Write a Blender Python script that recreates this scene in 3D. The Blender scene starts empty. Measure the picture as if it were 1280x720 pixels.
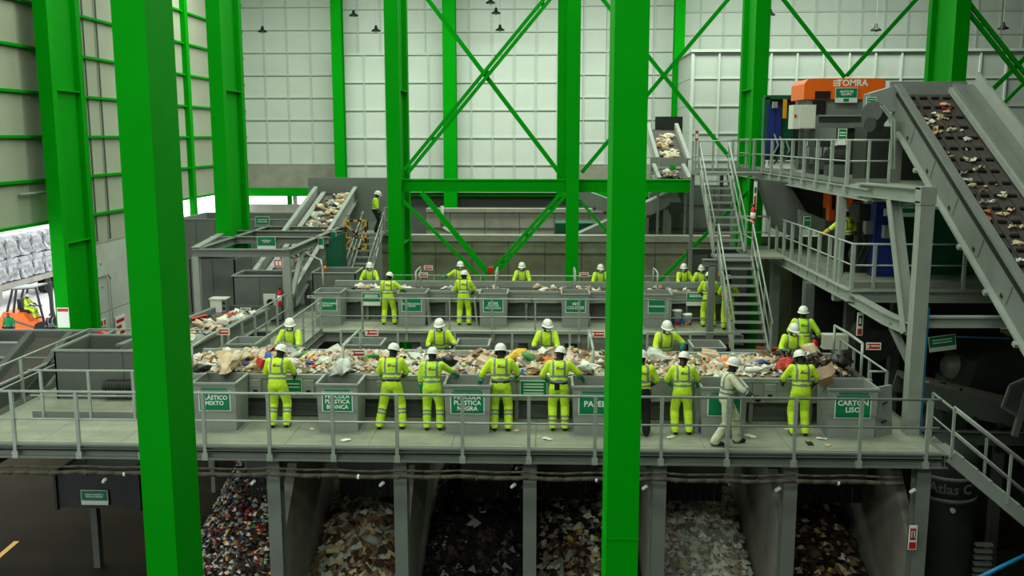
import bpy, bmesh, math, random
import numpy as np
from mathutils import Vector, Matrix
random.seed(11)
rng = np.random.default_rng(5)
sc = bpy.context.scene
COL = sc.collection
R = math.radians

# ---------------------------------------------------------------- camera
F, CAMH = 1181.0, 5.9
PITCH, YAW = R(9.02), R(2.01)
fw = Vector((-math.sin(YAW) * math.cos(PITCH), math.cos(YAW) * math.cos(PITCH), -math.sin(PITCH)))
rt = Vector((math.cos(YAW), math.sin(YAW), 0))
up = rt.cross(fw)
EYE = Vector((0, 0, CAMH))
cd = bpy.data.cameras.new('camera')
cam = bpy.data.objects.new('camera', cd)
COL.objects.link(cam)
cd.sensor_width = 36
cd.lens = F * 36 / 1280
cd.clip_end = 400
M3 = Matrix((rt, up, -fw)).transposed()
cam.matrix_world = Matrix.Translation(EYE) @ M3.to_4x4()
sc.camera = cam

# ---------------------------------------------------------------- world, lights, exposure
w = bpy.data.worlds.new('world')
sc.world = w
w.use_nodes = True
bg = w.node_tree.nodes['Background']
bg.inputs[0].default_value = (0.93, 0.97, 1.0, 1)
bg.inputs[1].default_value = 2.3
def area(name, x, y, z, sx, sy, power, col=(.89, 1, .84), rot=(0, 0, 0)):
    l = bpy.data.lights.new(name, 'AREA')
    l.shape = 'RECTANGLE'; l.size = sx; l.size_y = sy; l.energy = power; l.color = col
    o = bpy.data.objects.new(name, l); COL.objects.link(o)
    o.location = (x, y, z); o.rotation_euler = rot
    return o
# unseen area lights standing in for overhead light; frontmost added to brighten column fronts
ROOFZ = 17.0
for yy, pw in ((-5, 3000), (9, 1700), (20, 1900), (33, 1900), (48, 5700)):
    area('roof_fill_light', -4.5 if yy < 40 else 1.5, yy, ROOFZ - .15, 24 if yy < 40 else 38, 3.2, pw)
vs = sc.view_settings
vs.view_transform = 'Standard'; vs.look = 'None'; vs.gamma = 1.0; vs.use_curve_mapping = False
vs.exposure = 0.22

# ---------------------------------------------------------------- measuring helpers (photo pixel -> point at a known distance or height)
def ray(px, py): return fw + rt * ((px - 640) / F) - up * ((py - 360) / F)
def atY(px, py, Y): d = ray(px, py); return EYE + d * (Y / d.y)
def atZ(px, py, z): d = ray(px, py); return EYE + d * ((z - CAMH) / d.z)
def X_(px, py, Y): return atY(px, py, Y).x
def Z_(px, py, Y): return atY(px, py, Y).z

# ---------------------------------------------------------------- materials
def lin(c):
    c = c / 255.0
    return c / 12.92 if c <= .04045 else ((c + .055) / 1.055) ** 2.4
MATS = {}
def mat(name, rgb, rough=.6, metal=0.0, var=.12, scale=2.5, bump=0.0, bscale=30, spec=.4, emit=0, trans=0):
    if name in MATS: return MATS[name]
    m = bpy.data.materials.new(name); m.use_nodes = True
    nt = m.node_tree; N = nt.nodes; L = nt.links
    b = N['Principled BSDF']
    base = tuple(lin(c) for c in rgb)
    b.inputs['Roughness'].default_value = rough
    b.inputs['Metallic'].default_value = metal
    b.inputs['Specular IOR Level'].default_value = spec
    if trans: b.inputs['Transmission Weight'].default_value = trans
    b.inputs['Base Color'].default_value = base + (1,)
    if emit:
        b.inputs['Emission Color'].default_value = base + (1,); b.inputs['Emission Strength'].default_value = emit
    if var or bump:
        g = N.new('ShaderNodeNewGeometry')
        nz = N.new('ShaderNodeTexNoise'); nz.inputs['Scale'].default_value = scale; nz.inputs['Detail'].default_value = 5
        nz.inputs['Roughness'].default_value = .65
        L.new(g.outputs['Position'], nz.inputs['Vector'])
        cr = N.new('ShaderNodeValToRGB')
        cr.color_ramp.elements[0].position = .3; cr.color_ramp.elements[1].position = .72
        cr.color_ramp.elements[0].color = tuple(c * (1 - var) for c in base) + (1,)
        cr.color_ramp.elements[1].color = tuple(min(1, c * (1 + var)) for c in base) + (1,)
        L.new(nz.outputs['Fac'], cr.inputs['Fac'])
        L.new(cr.outputs['Color'], b.inputs['Base Color'])
        if bump:
            n2 = N.new('ShaderNodeTexNoise'); n2.inputs['Scale'].default_value = bscale
            L.new(g.outputs['Position'], n2.inputs['Vector'])
            bp = N.new('ShaderNodeBump'); bp.inputs['Strength'].default_value = bump; bp.inputs['Distance'].default_value = .02
            L.new(n2.outputs['Fac'], bp.inputs['Height']); L.new(bp.outputs['Normal'], b.inputs['Normal'])
    MATS[name] = m
    return m
GREEN = mat('green_paint', (0, 150, 12), .6, var=.06, scale=.8, spec=.05)
WHITEP = mat('white_liner_panel', (205, 213, 205), .55, var=.04, scale=.7)
ROOMP = mat('room_panel_paint', (178, 186, 178), .55, var=.04, scale=.7)
WHITER = mat('white_liner_rib', (190, 200, 192), .5, var=.05)
FARW = mat('far_wall_cladding', (96, 98, 92), .8)  # unseen walls and roof, kept dark to cut bounced light
DIMP = mat('left_wall_panel', (172, 174, 156), .6, var=.06, scale=.6)
CONC = mat('cast_concrete', (150, 148, 136), .85, var=.22, scale=1.1, bump=.25)
CONCD = mat('weathered_concrete', (146, 142, 122), .85, var=.3, scale=.9, bump=.3)
CONCW = mat('pale_concrete', (188, 190, 184), .85, var=.1, scale=1.2, bump=.2)
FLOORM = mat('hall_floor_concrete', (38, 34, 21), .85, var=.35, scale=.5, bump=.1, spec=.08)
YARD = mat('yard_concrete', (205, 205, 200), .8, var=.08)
STEEL = mat('grey_painted_steel', (114, 119, 113), .5, var=.1, scale=1.5)
STEELD = mat('dark_grey_steel', (84, 88, 84), .55, var=.15, scale=1.5)
STEELM = mat('mid_grey_steel', (92, 96, 92), .55, var=.12, scale=1.5)
STEELL = mat('light_grey_steel', (144, 151, 143), .45, var=.1, scale=2)
BINM = mat('bin_grey_paint', (138, 143, 138), .5, var=.07, scale=2)
BINI = mat('bin_inside_steel', (104, 106, 104), .6, var=.15)
GALV = mat('galvanised_steel', (158, 167, 158), .4, metal=.15, var=.12, scale=6)
DECK = mat('deck_plate', (146, 150, 132), .62, var=.16, scale=2.2, bump=.5, bscale=60)
RUBBER = mat('belt_rubber', (70, 65, 60), .75, var=.2, scale=5)
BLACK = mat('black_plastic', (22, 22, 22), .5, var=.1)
DARKM = mat('dark_machine_paint', (46, 50, 46), .55, var=.2)  # also puts shade into the dim machines at lower right
SIGNG = mat('sign_green', (0, 124, 78), .5, var=.02)
SIGNW = mat('sign_white', (225, 232, 222), .5, var=.02)
SIGNR = mat('sign_red', (186, 34, 34), .5, var=.03)
TEXTW = mat('lettering_white', (240, 244, 240), .5, var=0)
TEXTD = mat('lettering_dark', (40, 60, 50), .5, var=0)
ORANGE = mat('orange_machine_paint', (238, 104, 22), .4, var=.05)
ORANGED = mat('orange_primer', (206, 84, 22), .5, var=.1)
BLUEM = mat('blue_machine_paint', (26, 44, 120), .45, var=.1)
GREENM = mat('green_machine_paint', (0, 86, 58), .45, var=.1)
YELLOW = mat('yellow_paint', (226, 164, 20), .5, var=.06)
RED = mat('red_paint', (200, 24, 26), .35, var=.05)
BEIGEP = mat('beige_cabinet_paint', (206, 208, 192), .5, var=.04)
GLASS = mat('dark_glass', (20, 24, 26), .15, var=0)
CABLE = mat('cable_sheath', (74, 70, 60), .8, var=.3, scale=9)
BLUEPIPE = mat('blue_pipe', (20, 120, 170), .4, var=.05)
TYRE = mat('tyre_rubber', (30, 30, 30), .8)

# ---------------------------------------------------------------- mesh builder
WO = {}
class MB:
    def __init__(s): s.v = []; s.f = []; s.mi = []
    def add(s, vs, fs, m=0):
        n = len(s.v); s.v += [tuple(v) for v in vs]
        for f in fs: s.f.append(tuple(i + n for i in f)); s.mi.append(m)
        return s
    def box(s, x0, x1, y0, y1, z0, z1, m=0):
        return s.add([(x0, y0, z0), (x1, y0, z0), (x1, y1, z0), (x0, y1, z0), (x0, y0, z1), (x1, y0, z1), (x1, y1, z1), (x0, y1, z1)],
                     [(0, 3, 2, 1), (4, 5, 6, 7), (0, 1, 5, 4), (1, 2, 6, 5), (2, 3, 7, 6), (3, 0, 4, 7)], m)
    def frame(s, p, q, upv=(0, 0, 1)):
        p = Vector(p); q = Vector(q); d = (q - p).normalized(); u = Vector(upv)
        if abs(d.dot(u)) > .98: u = Vector((0, 1, 0))
        a = d.cross(u).normalized(); u = a.cross(d).normalized()
        return p, q, a, u
    def bar(s, p, q, wd, h=None, upv=(0, 0, 1), oa=0, ou=0, m=0):
        h = wd if h is None else h
        p, q, a, u = s.frame(p, q, upv)
        c = a * oa + u * ou; A = a * (wd / 2); U = u * (h / 2)
        vs = [e + c + x * A + y * U for e in (p, q) for x, y in ((-1, -1), (1, -1), (1, 1), (-1, 1))]
        return s.add(vs, [(3, 2, 1, 0), (4, 5, 6, 7), (0, 1, 5, 4), (1, 2, 6, 5), (2, 3, 7, 6), (3, 0, 4, 7)], m)
    def ibeam(s, p, q, wd, h, t=.03, upv=(0, 0, 1), m=0):
        s.bar(p, q, wd, t, upv, 0, h / 2 - t / 2, m); s.bar(p, q, wd, t, upv, 0, -h / 2 + t / 2, m)
        return s.bar(p, q, t, h - 2 * t, upv, 0, 0, m)
    def tube(s, p, q, r, n=8, r2=None, m=0):
        r2 = r if r2 is None else r2
        p, q, a, u = s.frame(p, q)
        vs = []
        for e, rr in ((p, r), (q, r2)):
            for k in range(n):
                t = 2 * math.pi * k / n; vs.append(e + a * (rr * math.cos(t)) + u * (rr * math.sin(t)))
        fs = [(k, (k + 1) % n, n + (k + 1) % n, n + k) for k in range(n)]
        fs += [tuple(range(n))[::-1], tuple(range(n, 2 * n))]
        return s.add(vs, fs, m)
    def path(s, pts, r, n=8, m=0):
        for a, b in zip(pts, pts[1:]):
            d = (Vector(b) - Vector(a)).normalized() * (r * .5)
            s.tube(Vector(a) - d, Vector(b) + d, r, n, None, m)
        return s
    def lathe(s, prof, c=(0, 0, 0), n=16, m=0, ax=None):
        c = Vector(c); vs = []
        for r, z in prof:
            for k in range(n):
                t = 2 * math.pi * k / n
                p = Vector((r * math.cos(t), r * math.sin(t), z))
                if ax is not None: p = ax @ p
                vs.append(c + p)
        fs = []
        for j in range(len(prof) - 1):
            for k in range(n):
                a = j * n + k; b = j * n + (k + 1) % n
                fs.append((a, b, b + n, a + n))
        fs.append(tuple(range(n))[::-1]); fs.append(tuple(range((len(prof) - 1) * n, len(prof) * n)))
        return s.add(vs, fs, m)
    def prism(s, poly, off, m=0):
        off = Vector(off); n = len(poly); P = [Vector(p) for p in poly]
        vs = P + [p + off for p in P]
        fs = [tuple(range(n)), tuple(range(n, 2 * n))[::-1]] + [(k, n + k, n + (k + 1) % n, (k + 1) % n) for k in range(n)]
        return s.add(vs, fs, m)
    def mesh(s, name, mt, smooth=False, off=(0, 0, 0)):
        me = bpy.data.meshes.new(name)
        V = np.array([tuple(v) for v in s.v]) - np.array(off)
        me.from_pydata(V.tolist(), [], s.f)
        ml = mt if isinstance(mt, (list, tuple)) else [mt]
        for x in ml: me.materials.append(x)
        if len(ml) > 1: me.polygons.foreach_set('material_index', s.mi)
        bm = bmesh.new(); bm.from_mesh(me); bmesh.ops.recalc_face_normals(bm, faces=bm.faces); bm.to_mesh(me); bm.free()
        if smooth: me.polygons.foreach_set('use_smooth', [True] * len(me.polygons))
        return me
    def build(s, name, mt, parent=None, label=None, cat=None, group=None, kind=None, smooth=False):
        V = np.array([tuple(v) for v in s.v])
        if parent is not None: off = WO[parent.name]
        else:
            lo = V.min(0); hi = V.max(0); off = ((lo[0] + hi[0]) / 2, (lo[1] + hi[1]) / 2, lo[2])
        me = s.mesh(name, mt, smooth, off)
        o = bpy.data.objects.new(name, me); COL.objects.link(o)
        if parent is not None: o.parent = parent
        else: o.location = off
        WO[o.name] = off
        tag(o, label, cat, group, kind)
        return o
def tag(o, label=None, cat=None, group=None, kind=None):
    if label: o['label'] = label
    if cat: o['category'] = cat
    if group: o['group'] = group
    if kind: o['kind'] = kind
    return o
def thing(name, label, cat, loc=(0, 0, 0), group=None, rz=0, kind=None):
    o = bpy.data.objects.new(name, None); COL.objects.link(o)
    o.location = loc; o.rotation_euler = (0, 0, rz); o.empty_display_size = .2
    WO[o.name] = tuple(loc)
    return tag(o, label, cat, group, kind)
def inst(name, me, loc, parent=None, label=None, cat=None, group=None, rot=(0, 0, 0), scale=(1, 1, 1), mt=None, kind=None):
    o = bpy.data.objects.new(name, me); COL.objects.link(o)
    if parent is not None:
        o.parent = parent; wo = WO[parent.name]; loc = tuple(a - b for a, b in zip(loc, wo))
    o.location = loc; o.rotation_euler = rot; o.scale = scale
    if mt is not None:
        o.material_slots[0].link = 'OBJECT'; o.material_slots[0].material = mt
    return tag(o, label, cat, group, kind)
ORD = ['leftmost', 'second from left', 'third from left', 'fourth from left', 'fifth from left', 'sixth from left', 'seventh from left',
       'eighth from left', 'ninth from left', 'tenth from left', 'eleventh from left', 'twelfth from left', 'thirteenth from left', 'fourteenth from left', 'fifteenth from left']

# ---------------------------------------------------------------- lettering and signs
def text_mesh(txt, size, mt):
    cu = bpy.data.curves.new('lettering', 'FONT'); cu.body = txt; cu.size = size; cu.align_x = 'CENTER'; cu.align_y = 'CENTER'
    cu.extrude = .003; cu.offset = size * .022; cu.resolution_u = 2; cu.space_line = .95
    o = bpy.data.objects.new('lettering', cu); COL.objects.link(o)
    dg = bpy.context.evaluated_depsgraph_get()
    me = bpy.data.meshes.new_from_object(o.evaluated_get(dg))
    bpy.data.objects.remove(o); bpy.data.curves.remove(cu)
    me.materials.clear(); me.materials.append(mt)
    return me
FACE_CAM = Matrix(((1, 0, 0), (0, 0, -1), (0, 1, 0)))   # sign plane XY -> world XZ, facing -Y
TXC = {}
def sign(c, wd, h, txt='', parent=None, name='sign', label=None, cat=None, group=None, border=.02, tsize=None, face=None, back=None,
         tcol=None, rot=None, white_foot=0, extra=None):
    """a board that faces the camera side: white backing plate, coloured face, lettering"""
    face = face or SIGNG; back = back or SIGNW; tcol = tcol or TEXTW
    rot = rot or Matrix.Identity(3)
    c = Vector(c)
    def T(x, y, z): return c + rot @ Vector((x, y, z))
    def rect(x0, x1, z0, z1, y0, y1, m): 
        m.prism([T(x0, y0, z0), T(x1, y0, z0), T(x1, y0, z1), T(x0, y0, z1)], rot @ Vector((0, y1 - y0, 0)))
    b = MB(); rect(-wd / 2, wd / 2, -h / 2, h / 2, 0, .012, b)
    if parent is None:
        root = b.build(name, back, None, label, cat, group)
    else:
        root = b.build(name, back, parent)
        if label: root['label'] = label
    lo = -h / 2 + border + white_foot * h
    f = MB(); rect(-wd / 2 + border, wd / 2 - border, lo, h / 2 - border, -.004, 0, f)
    f.build('sign_face', face, root)
    if extra:
        for (x0, x1, z0, z1, mt) in extra:
            e = MB(); rect(x0 * wd, x1 * wd, z0 * h, z1 * h, -.007, -.0035, e); e.build('sign_band', mt, root)
    if txt:
        key = (txt, tsize, tcol.name)
        if key not in TXC: TXC[key] = text_mesh(txt, tsize, tcol)
        o = bpy.data.objects.new('lettering', TXC[key]); COL.objects.link(o); o.parent = root
        wo = Vector(WO[root.name])
        p = c + rot @ Vector((0, -.006, (lo + h / 2 - border) / 2)) - wo
        o.matrix_local = Matrix.Translation(p) @ (rot @ FACE_CAM).to_4x4()
    return root

# ---------------------------------------------------------------- reusable steelwork
def guardrail(label, pts, posts=None, spacing=1.22, h=1.05, mids=(.55,), toe=.12, r=.024, pr=.03, drop=0, group='guardrails', toe_in=None, name='guardrail', mtl=None):
    """pts: floor points of the rail's run; every post, rail and toe board is its own part"""
    mtl = mtl or GALV
    P = [Vector(p) for p in pts]
    t = thing(name, label, 'guardrail', P[0], group)
    m = MB(); m.path([p + Vector((0, 0, h)) for p in P], r); m.build('top_rail', mtl, t, smooth=True)
    for z in mids:
        m = MB(); m.path([p + Vector((0, 0, z)) for p in P], r * .8); m.build('mid_rail', mtl, t, smooth=True)
    if toe:
        m = MB()
        for a, b in zip(P, P[1:]): m.bar(a + Vector((0, 0, toe / 2 + .01)), b + Vector((0, 0, toe / 2 + .01)), .012, toe)
        m.build('toe_board', STEEL, t)
    if posts is None:
        posts = []
        for a, b in zip(P, P[1:]):
            n = max(1, round((b - a).length / spacing))
            for k in range(n): posts.append(a.lerp(b, k / n))
        posts.append(P[-1])
    for p in posts:
        p = Vector(p); m = MB(); m.bar(p + Vector((0, 0, -drop)), p + Vector((0, 0, h)), pr * 2 * .9, pr * 2 * .9)
        if drop: m.bar(p + Vector((0, 0, -drop)), p + Vector((0, 0, -drop + .14)), pr * 3.2, pr * 2.6)
        m.build('post', mtl, t)
    return t
def stair(label, pb, pt, width, n, name='staircase', rails=(1, 1), nose=None, tread=.26, mtl=None, rail_ext=0):
    """pb, pt: middle of the foot and of the head; treads, stringers and handrails are parts"""
    pb = Vector(pb); pt = Vector(pt); d = pt - pb
    hd = Vector((d.x, d.y, 0)).normalized(); sd = Vector((hd.y, -hd.x, 0))
    t = thing(name, label, 'staircase', pb)
    for s in (-1, 1):
        m = MB(); o = sd * (s * width / 2); m.bar(pb + o, pt + o, .05, .24); m.build('stringer', STEELL, t)
    for k in range(n):
        c = pb + d * ((k + .5) / n) + Vector((0, 0, .06))
        m = MB(); m.bar(c - sd * (width / 2 - .03), c + sd * (width / 2 - .03), tread, .035, upv=(0, 0, 1))
        tr = m.build('tread', mtl or STEEL, t)
        m = MB(); m.bar(c - sd * (width / 2 - .03) - hd * (tread / 2), c + sd * (width / 2 - .03) - hd * (tread / 2), .03, .05); m.build('nosing', STEELL, tr)
    for s, on in zip((-1, 1), rails):
        if not on: continue
        o = sd * (s * (width / 2 + .03))
        m = MB(); m.path([pb + o + Vector((0, 0, .98)) - hd * .15, pt + o + Vector((0, 0, .98)) + hd * rail_ext], .024); hr = m.build('handrail', GALV, t, smooth=True)
        m = MB(); m.path([pb + o + Vector((0, 0, .52)), pt + o + Vector((0, 0, .52))], .018); m.build('mid_rail', GALV, t, smooth=True)
        k = max(2, round(d.length / 1.2))
        for i in range(k + 1):
            p = pb + o + d * (i / k)
            m = MB(); m.bar(p, p + Vector((0, 0, .98)), .045, .045); m.build('rail_post', GALV, t)
    return t
def extinguisher(c, label, h=.55):
    x, y, z = c
    t = thing('fire_extinguisher', label, 'extinguisher', c, 'fire extinguishers')
    m = MB(); m.lathe([(.02, 0), (.075, .01), (.08, .05), (.08, h * .72), (.05, h * .82), (.025, h * .86)], c, 14); m.build('cylinder', RED, t, smooth=True)
    m = MB(); m.lathe([(.081, h * .28), (.081, h * .58)], c, 14); m.build('paper_label', SIGNW, t, smooth=True)
    m = MB(); m.lathe([(.025, h * .86), (.03, h * .92), (.012, h * .95)], c, 8); m.bar((x - .02, y, z + h * .97), (x + .11, y - .02, z + h), .03, .018); m.build('valve', BLACK, t)
    m = MB(); m.path([(x + .03, y, z + h * .9), (x + .11, y, z + h * .8), (x + .11, y, z + h * .35)], .012, 6); m.build('hose', BLACK, t)
    m = MB(); m.bar((x, y + .02, z + h * .93), (x, y + .2, z + h * .93), .05, .05); m.build('bracket', STEELD, t)
    return t
# ================================================================ the setting
GZ = -4.5            # hall floor; the sorting decks are at z = 0
XW, YB = -18.9, 59.4  # left wall and back wall
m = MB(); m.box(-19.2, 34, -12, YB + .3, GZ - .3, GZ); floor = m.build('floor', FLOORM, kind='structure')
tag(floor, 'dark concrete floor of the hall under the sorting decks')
p0, p1_ = atZ(-6, 700, GZ), atZ(21, 677, GZ)
m = MB(); m.bar(p0 + Vector((0, 0, .006)), p1_ + Vector((0, 0, .006)), .14, .012); m.build('painted_line', YELLOW, floor)
m = MB(); m.box(-80, -19.2, 0, 130, GZ - .3, GZ - .02); m.build('ground', YARD, kind='structure', label='bright concrete yard outside the left opening')
m = MB(); m.box(-19.4, 34.4, -12.4, YB + .8, ROOFZ, ROOFZ + .3); m.build('ceiling', FARW, kind='structure', label='dark grey roof deck over the hall, out of view')
m = MB(); m.box(34, 34.4, -12.4, YB + .6, GZ, ROOFZ); m.build('wall_right', FARW, kind='structure', label='panelled right wall out of view')
m = MB(); m.box(-19.4, 34.4, -12.4, -12, GZ, ROOFZ); m.build('wall_front', FARW, kind='structure', label='panelled wall behind the camera')

# ---- left wall: panels between green girts, open below the lintel
wl = thing('wall_left', 'grey panelled left wall with green girts and an open lower bay', None, (XW, 24, GZ), kind='structure')
levels = [2.75 + 1.6 * k for k in range(9)] + [ROOFZ]
ybays = [(-12, 4), (4, 20), (20, 27), (27, 34), (34, 38.4), (38.4, 43), (43, 49.8), (49.8, 55), (55, YB)]
pm_ = {}
for (a, b) in ybays:
    for z0, z1 in zip(levels, levels[1:]):
        k = (round(b - a, 2), round(z1 - z0, 2))
        if k not in pm_:
            q = MB(); q.box(-.06, .04, .012, b - a - .012, .01, z1 - z0 - .01); pm_[k] = q.mesh('wall_panel', DIMP)
        inst('panel', pm_[k], (XW, a, z0), wl)
for a, b in ((38.4, 43), (43, 47.6)):
    q = MB(); q.box(XW - .06, XW + .04, a + .01, b - .01, 1.5, 2.74); q.build('panel', DIMP, wl)
for z in levels[:-1]:
    q = MB(); q.box(XW + .04, XW + .2, 18, YB, z - .05, z + .05); q.build('girt', GREEN, wl)
for y in (49.8, 27.0, 42.6):
    wdt = .42 if y == 49.8 else .1
    q = MB(); q.box(XW + .04, XW + (.3 if wdt > .2 else .08), y - wdt / 2, y + wdt / 2, 2.7 if y < 49 else 1.0, ROOFZ)
    q.build('wall_post', GREEN if wdt > .2 else STEELD, wl)
for y in (38.9, 40.1): 
    q = MB(); q.tube((XW + .1, y, 1.6), (XW + .1, y, ROOFZ), .035, 6); q.build('conduit', STEELD, wl)
for k, (a, b, zt) in enumerate(((38.0, 43.1, 1.62), (43.1, 48.2, 1.62), (48.2, 53.6, 1.0), (53.6, YB, 1.0))):
    q = MB(); q.box(XW - .25, XW + .02, a + .01, b - .01, -1.48, zt); q.build('concrete_panel', CONCW, wl)
    q = MB(); q.box(XW - .25, XW + .02, a + .01, b - .01, GZ, -1.52); q.build('concrete_panel', CONCW, wl)
    for yy in (a + 1.2, b - 1.2):
        for zz in (-3.6, -.4, .6):
            q = MB(); q.tube((XW + .02, yy, zz), (XW + .03, yy, zz), .05, 8); q.build('tie_hole', STEELD, wl)
q = MB(); q.path([(XW + .16, 33.2, 3.9), (XW + .3, 36.2, 3.9), (XW + .3, 37.3, 3.7), (XW + .2, 38.2, GZ)], .05); q.build('water_pipe', STEELL, wl, smooth=True)
q = MB(); q.path([(XW + .12, 38.3, .1), (XW + .12, 39.6, .1), (XW + .12, 39.8, -.1), (XW + .12, 39.8, GZ)], .035); q.build('conduit', STEELL, wl, smooth=True)
sg = sign((XW + .06, 40.6, -2.35), .95, .95, '', wl, 'notice_board', face=SIGNW, rot=Matrix.Rotation(R(90), 3, 'Z'),
          extra=[(-.42, .42, .18, .34, SIGNR), (-.42, .1, -.1, .06, SIGNR), (-.1, .42, -.4, -.24, SIGNR)])
sg = sign((XW + .06, 39.0, -1.9), .5, .36, '', wl, 'no_entry_sign', face=SIGNW, rot=Matrix.Rotation(R(90), 3, 'Z'),
          extra=[(-.4, -.1, -.3, .3, SIGNR), (.1, .4, -.3, .3, SIGNR)])

# ---- back wall: white liner trays between ribs
wb = thing('wall_back', 'white panelled back wall of the hall behind the green bracing', None, (0, YB, GZ), kind='structure')
q = MB(); q.box(-19.2, 34, YB + .02, YB + .3, 2.75, ROOFZ); q.build('backing', WHITER, wb)
PW, PH = 1.37, 1.36
q = MB(); q.box(.02, PW - .02, -.03, .02, .03, PH - .03); pan = q.mesh('liner_panel', WHITEP)
zr0 = 4.3
def backgrid(x0, nx, z0, nz, y, pw, ph, me):
    for i in range(nx + 1):
        r_ = MB(); xx = x0 + i * pw; r_.box(xx - .045, xx + .045, y - .1, y + .02, z0, z0 + nz * ph); r_.build('rib', WHITER, wb)
    for j in range(nz + 1):
        r_ = MB(); zz = z0 + j * ph; r_.box(x0, x0 + nx * pw, y - .13, y + .02, zz - .035, zz + .035); r_.build('rib', WHITER, wb)
    for i in range(nx):
        for j in range(nz): inst('panel', me, (x0 + i * pw, y, z0 + j * ph), wb)
backgrid(-18.8, 4, zr0, 9, YB, 1.42, PH, pan)            # left of the first wall column
backgrid(-12.9, 10, 10.95, 4, YB, 1.37, PH, pan)         # over the tall doors
backgrid(.9, 5, zr0, 9, YB, 1.42, PH, pan)               # between the doors and the white room
backgrid(8.0, 17, 10.7, 4, YB, 1.37, PH, pan)            # over the white room
q = MB(); q.box(.02, 1.31 - .02, -.03, .02, .03, 1.7 - .03); pan2 = q.mesh('door_panel', WHITEP)
backgrid(-12.4, 10, 2.6, 5, YB - .7, 1.31, 1.66, pan2)   # tall door leaves, set forward
q = MB(); q.box(-12.4, .75, YB - .72, YB, 10.9, 11.0); q.build('door_head', WHITER, wb)
q = MB(); q.box(-12.4, .75, YB - .68, YB, 2.6, 10.9); q.build('door_backing', WHITER, wb)
q = MB(); q.box(-18.8, -12.9, YB - .1, YB + .25, 2.8, 4.28); q.build('concrete_plinth', CONC, wb)
q = MB(); q.box(.9, 8.0, YB - .1, YB + .25, 2.8, 4.28); q.build('concrete_plinth', CONC, wb)
q = MB(); q.box(-18.8, 12, YB - .55, YB - .2, 2.3, 2.78); q.build('edge_beam', GREEN, wb)
q = MB(); q.box(-12.9, 34, YB - .1, YB + .2, GZ, 2.7); q.build('lower_wall', STEELD, wb)
q = MB(); q.box(-18.8, -12.9, YB - .2, YB + .2, GZ, 1.75); q.build('low_concrete_wall', CONC, wb)
for px in (362, 369):
    xx = X_(px, 250, YB); q = MB(); q.box(xx - .12, xx + .12, YB - .1, YB + .2, 1.75, 2.5); q.build('window_post', GREEN if px < 365 else WHITER, wb)

# ---- white enclosed room against the back wall, right
YR = 52.0
xr = X_(865, 100, YR)
room = thing('white_room', 'white panelled room standing against the back wall at right', 'room', (xr, YR, GZ))
q = MB(); q.box(xr + .05, 30.0, YR + .05, YB - .2, GZ, 10.5); q.build('core', WHITER, room)
q = MB(); q.box(.03, 1.34, -.03, .06, .03, 1.42); pan3 = q.mesh('room_panel', ROOMP)
q = MB(); q.box(-.03, .06, .03, 1.17, .03, 1.42); pan4 = q.mesh('room_side_panel', ROOMP)
for j in range(7):
    zz = 10.5 - 1.45 * (j + 1)
    for i in range(16): inst('panel', pan3, (xr + .05 + i * 1.37, YR + .05, zz), room)
    for i in range(6): inst('side_panel', pan4, (xr + .05, YR + .1 + i * 1.2, zz), room)
    q = MB(); q.box(xr, 30.0, YR - .03, YR + .06, zz - .03, zz + .04); q.build('rib', WHITER, room)
for i in range(1, 16):
    q = MB(); xx = xr + .05 + i * 1.37; q.box(xx - .05, xx + .05, YR - .07, YR + .06, GZ, 10.45); q.build('upright_rib', WHITER, room)
q = MB(); q.box(xr - .12, 30.0, YR - .12, YR + .1, 10.42, 10.56); q.build('top_rail', WHITER, room)
q = MB(); q.box(xr - .12, xr + .06, YR, YB - .2, 10.42, 10.56); q.build('top_rail', WHITER, room)
q = MB(); q.box(xr - .06, xr + .1, YR - .06, YR + .1, GZ, 10.5); q.build('corner_post', WHITER, room)

# ---- concrete walls behind the far sorting line
q = MB(); q.box(-6.7, 11.4, 38.5, 38.95, GZ, 1.95); cw = q.build('wall_concrete_lower', CONCD, kind='structure', label='stained low concrete wall behind the far sorting line')
q = MB(); q.box(-6.7, 11.4, 38.4, 39.0, 1.72, 1.97); q.build('coping', CONC, cw)
for k in range(12):
    xx = -6.0 + k * 1.5; q = MB(); q.box(xx - .015, xx + .015, 38.485, 38.5, GZ, 1.72); q.build('joint', STEELD, cw)
q = MB(); q.box(-6.7, 11.4, 38.47, 38.5, 1.2, 1.25); q.build('joint', STEELD, cw)
q = MB(); q.box(-6.5, 4.2, 51.5, 52, GZ, 1.9); cw2 = q.build('wall_concrete_upper', CONC, kind='structure', label='paler upper concrete wall under the green beam at back')
q = MB(); q.box(-6.5, 4.2, 51.4, 52.1, 1.9, 2.1); q.build('coping', CONC, cw2)
for k in range(5):
    xx = -5.2 + k * 1.9; q = MB(); q.box(xx - .02, xx + .02, 51.48, 51.5, -1, 1.9); q.build('joint', STEELD, cw2)
q = MB(); q.box(-6.5, 4.2, 51.47, 51.5, .98, 1.06); q.build('joint', STEELD, cw2)
q = MB(); q.path([(-5.6, 51.3, 2.2), (-5.6, 51.3, 1.1), (-4.4, 51.3, .3)], .1); q.build('drain_pipe', STEELL, cw2, smooth=True)
q = MB(); q.box(4.5, 8.4, 41.2, 41.5, GZ, 3.9); wg = q.build('wall_partition', STEEL, kind='structure', label='grey sheet partition behind the belt head at centre right')
for xx in (5.3, 6.3, 7.3): 
    q = MB(); q.box(xx - .02, xx + .02, 41.17, 41.2, 1.9, 3.9); q.build('seam', STEELD, wg)
q = MB(); q.box(4.5, 8.4, 41.14, 41.2, 3.0, 3.06); q.build('seam', STEELD, wg)
q = MB(); q.box(4.5, 8.4, 41.1, 41.2, 1.95, 2.05); q.build('seam', STEELD, wg)

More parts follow.
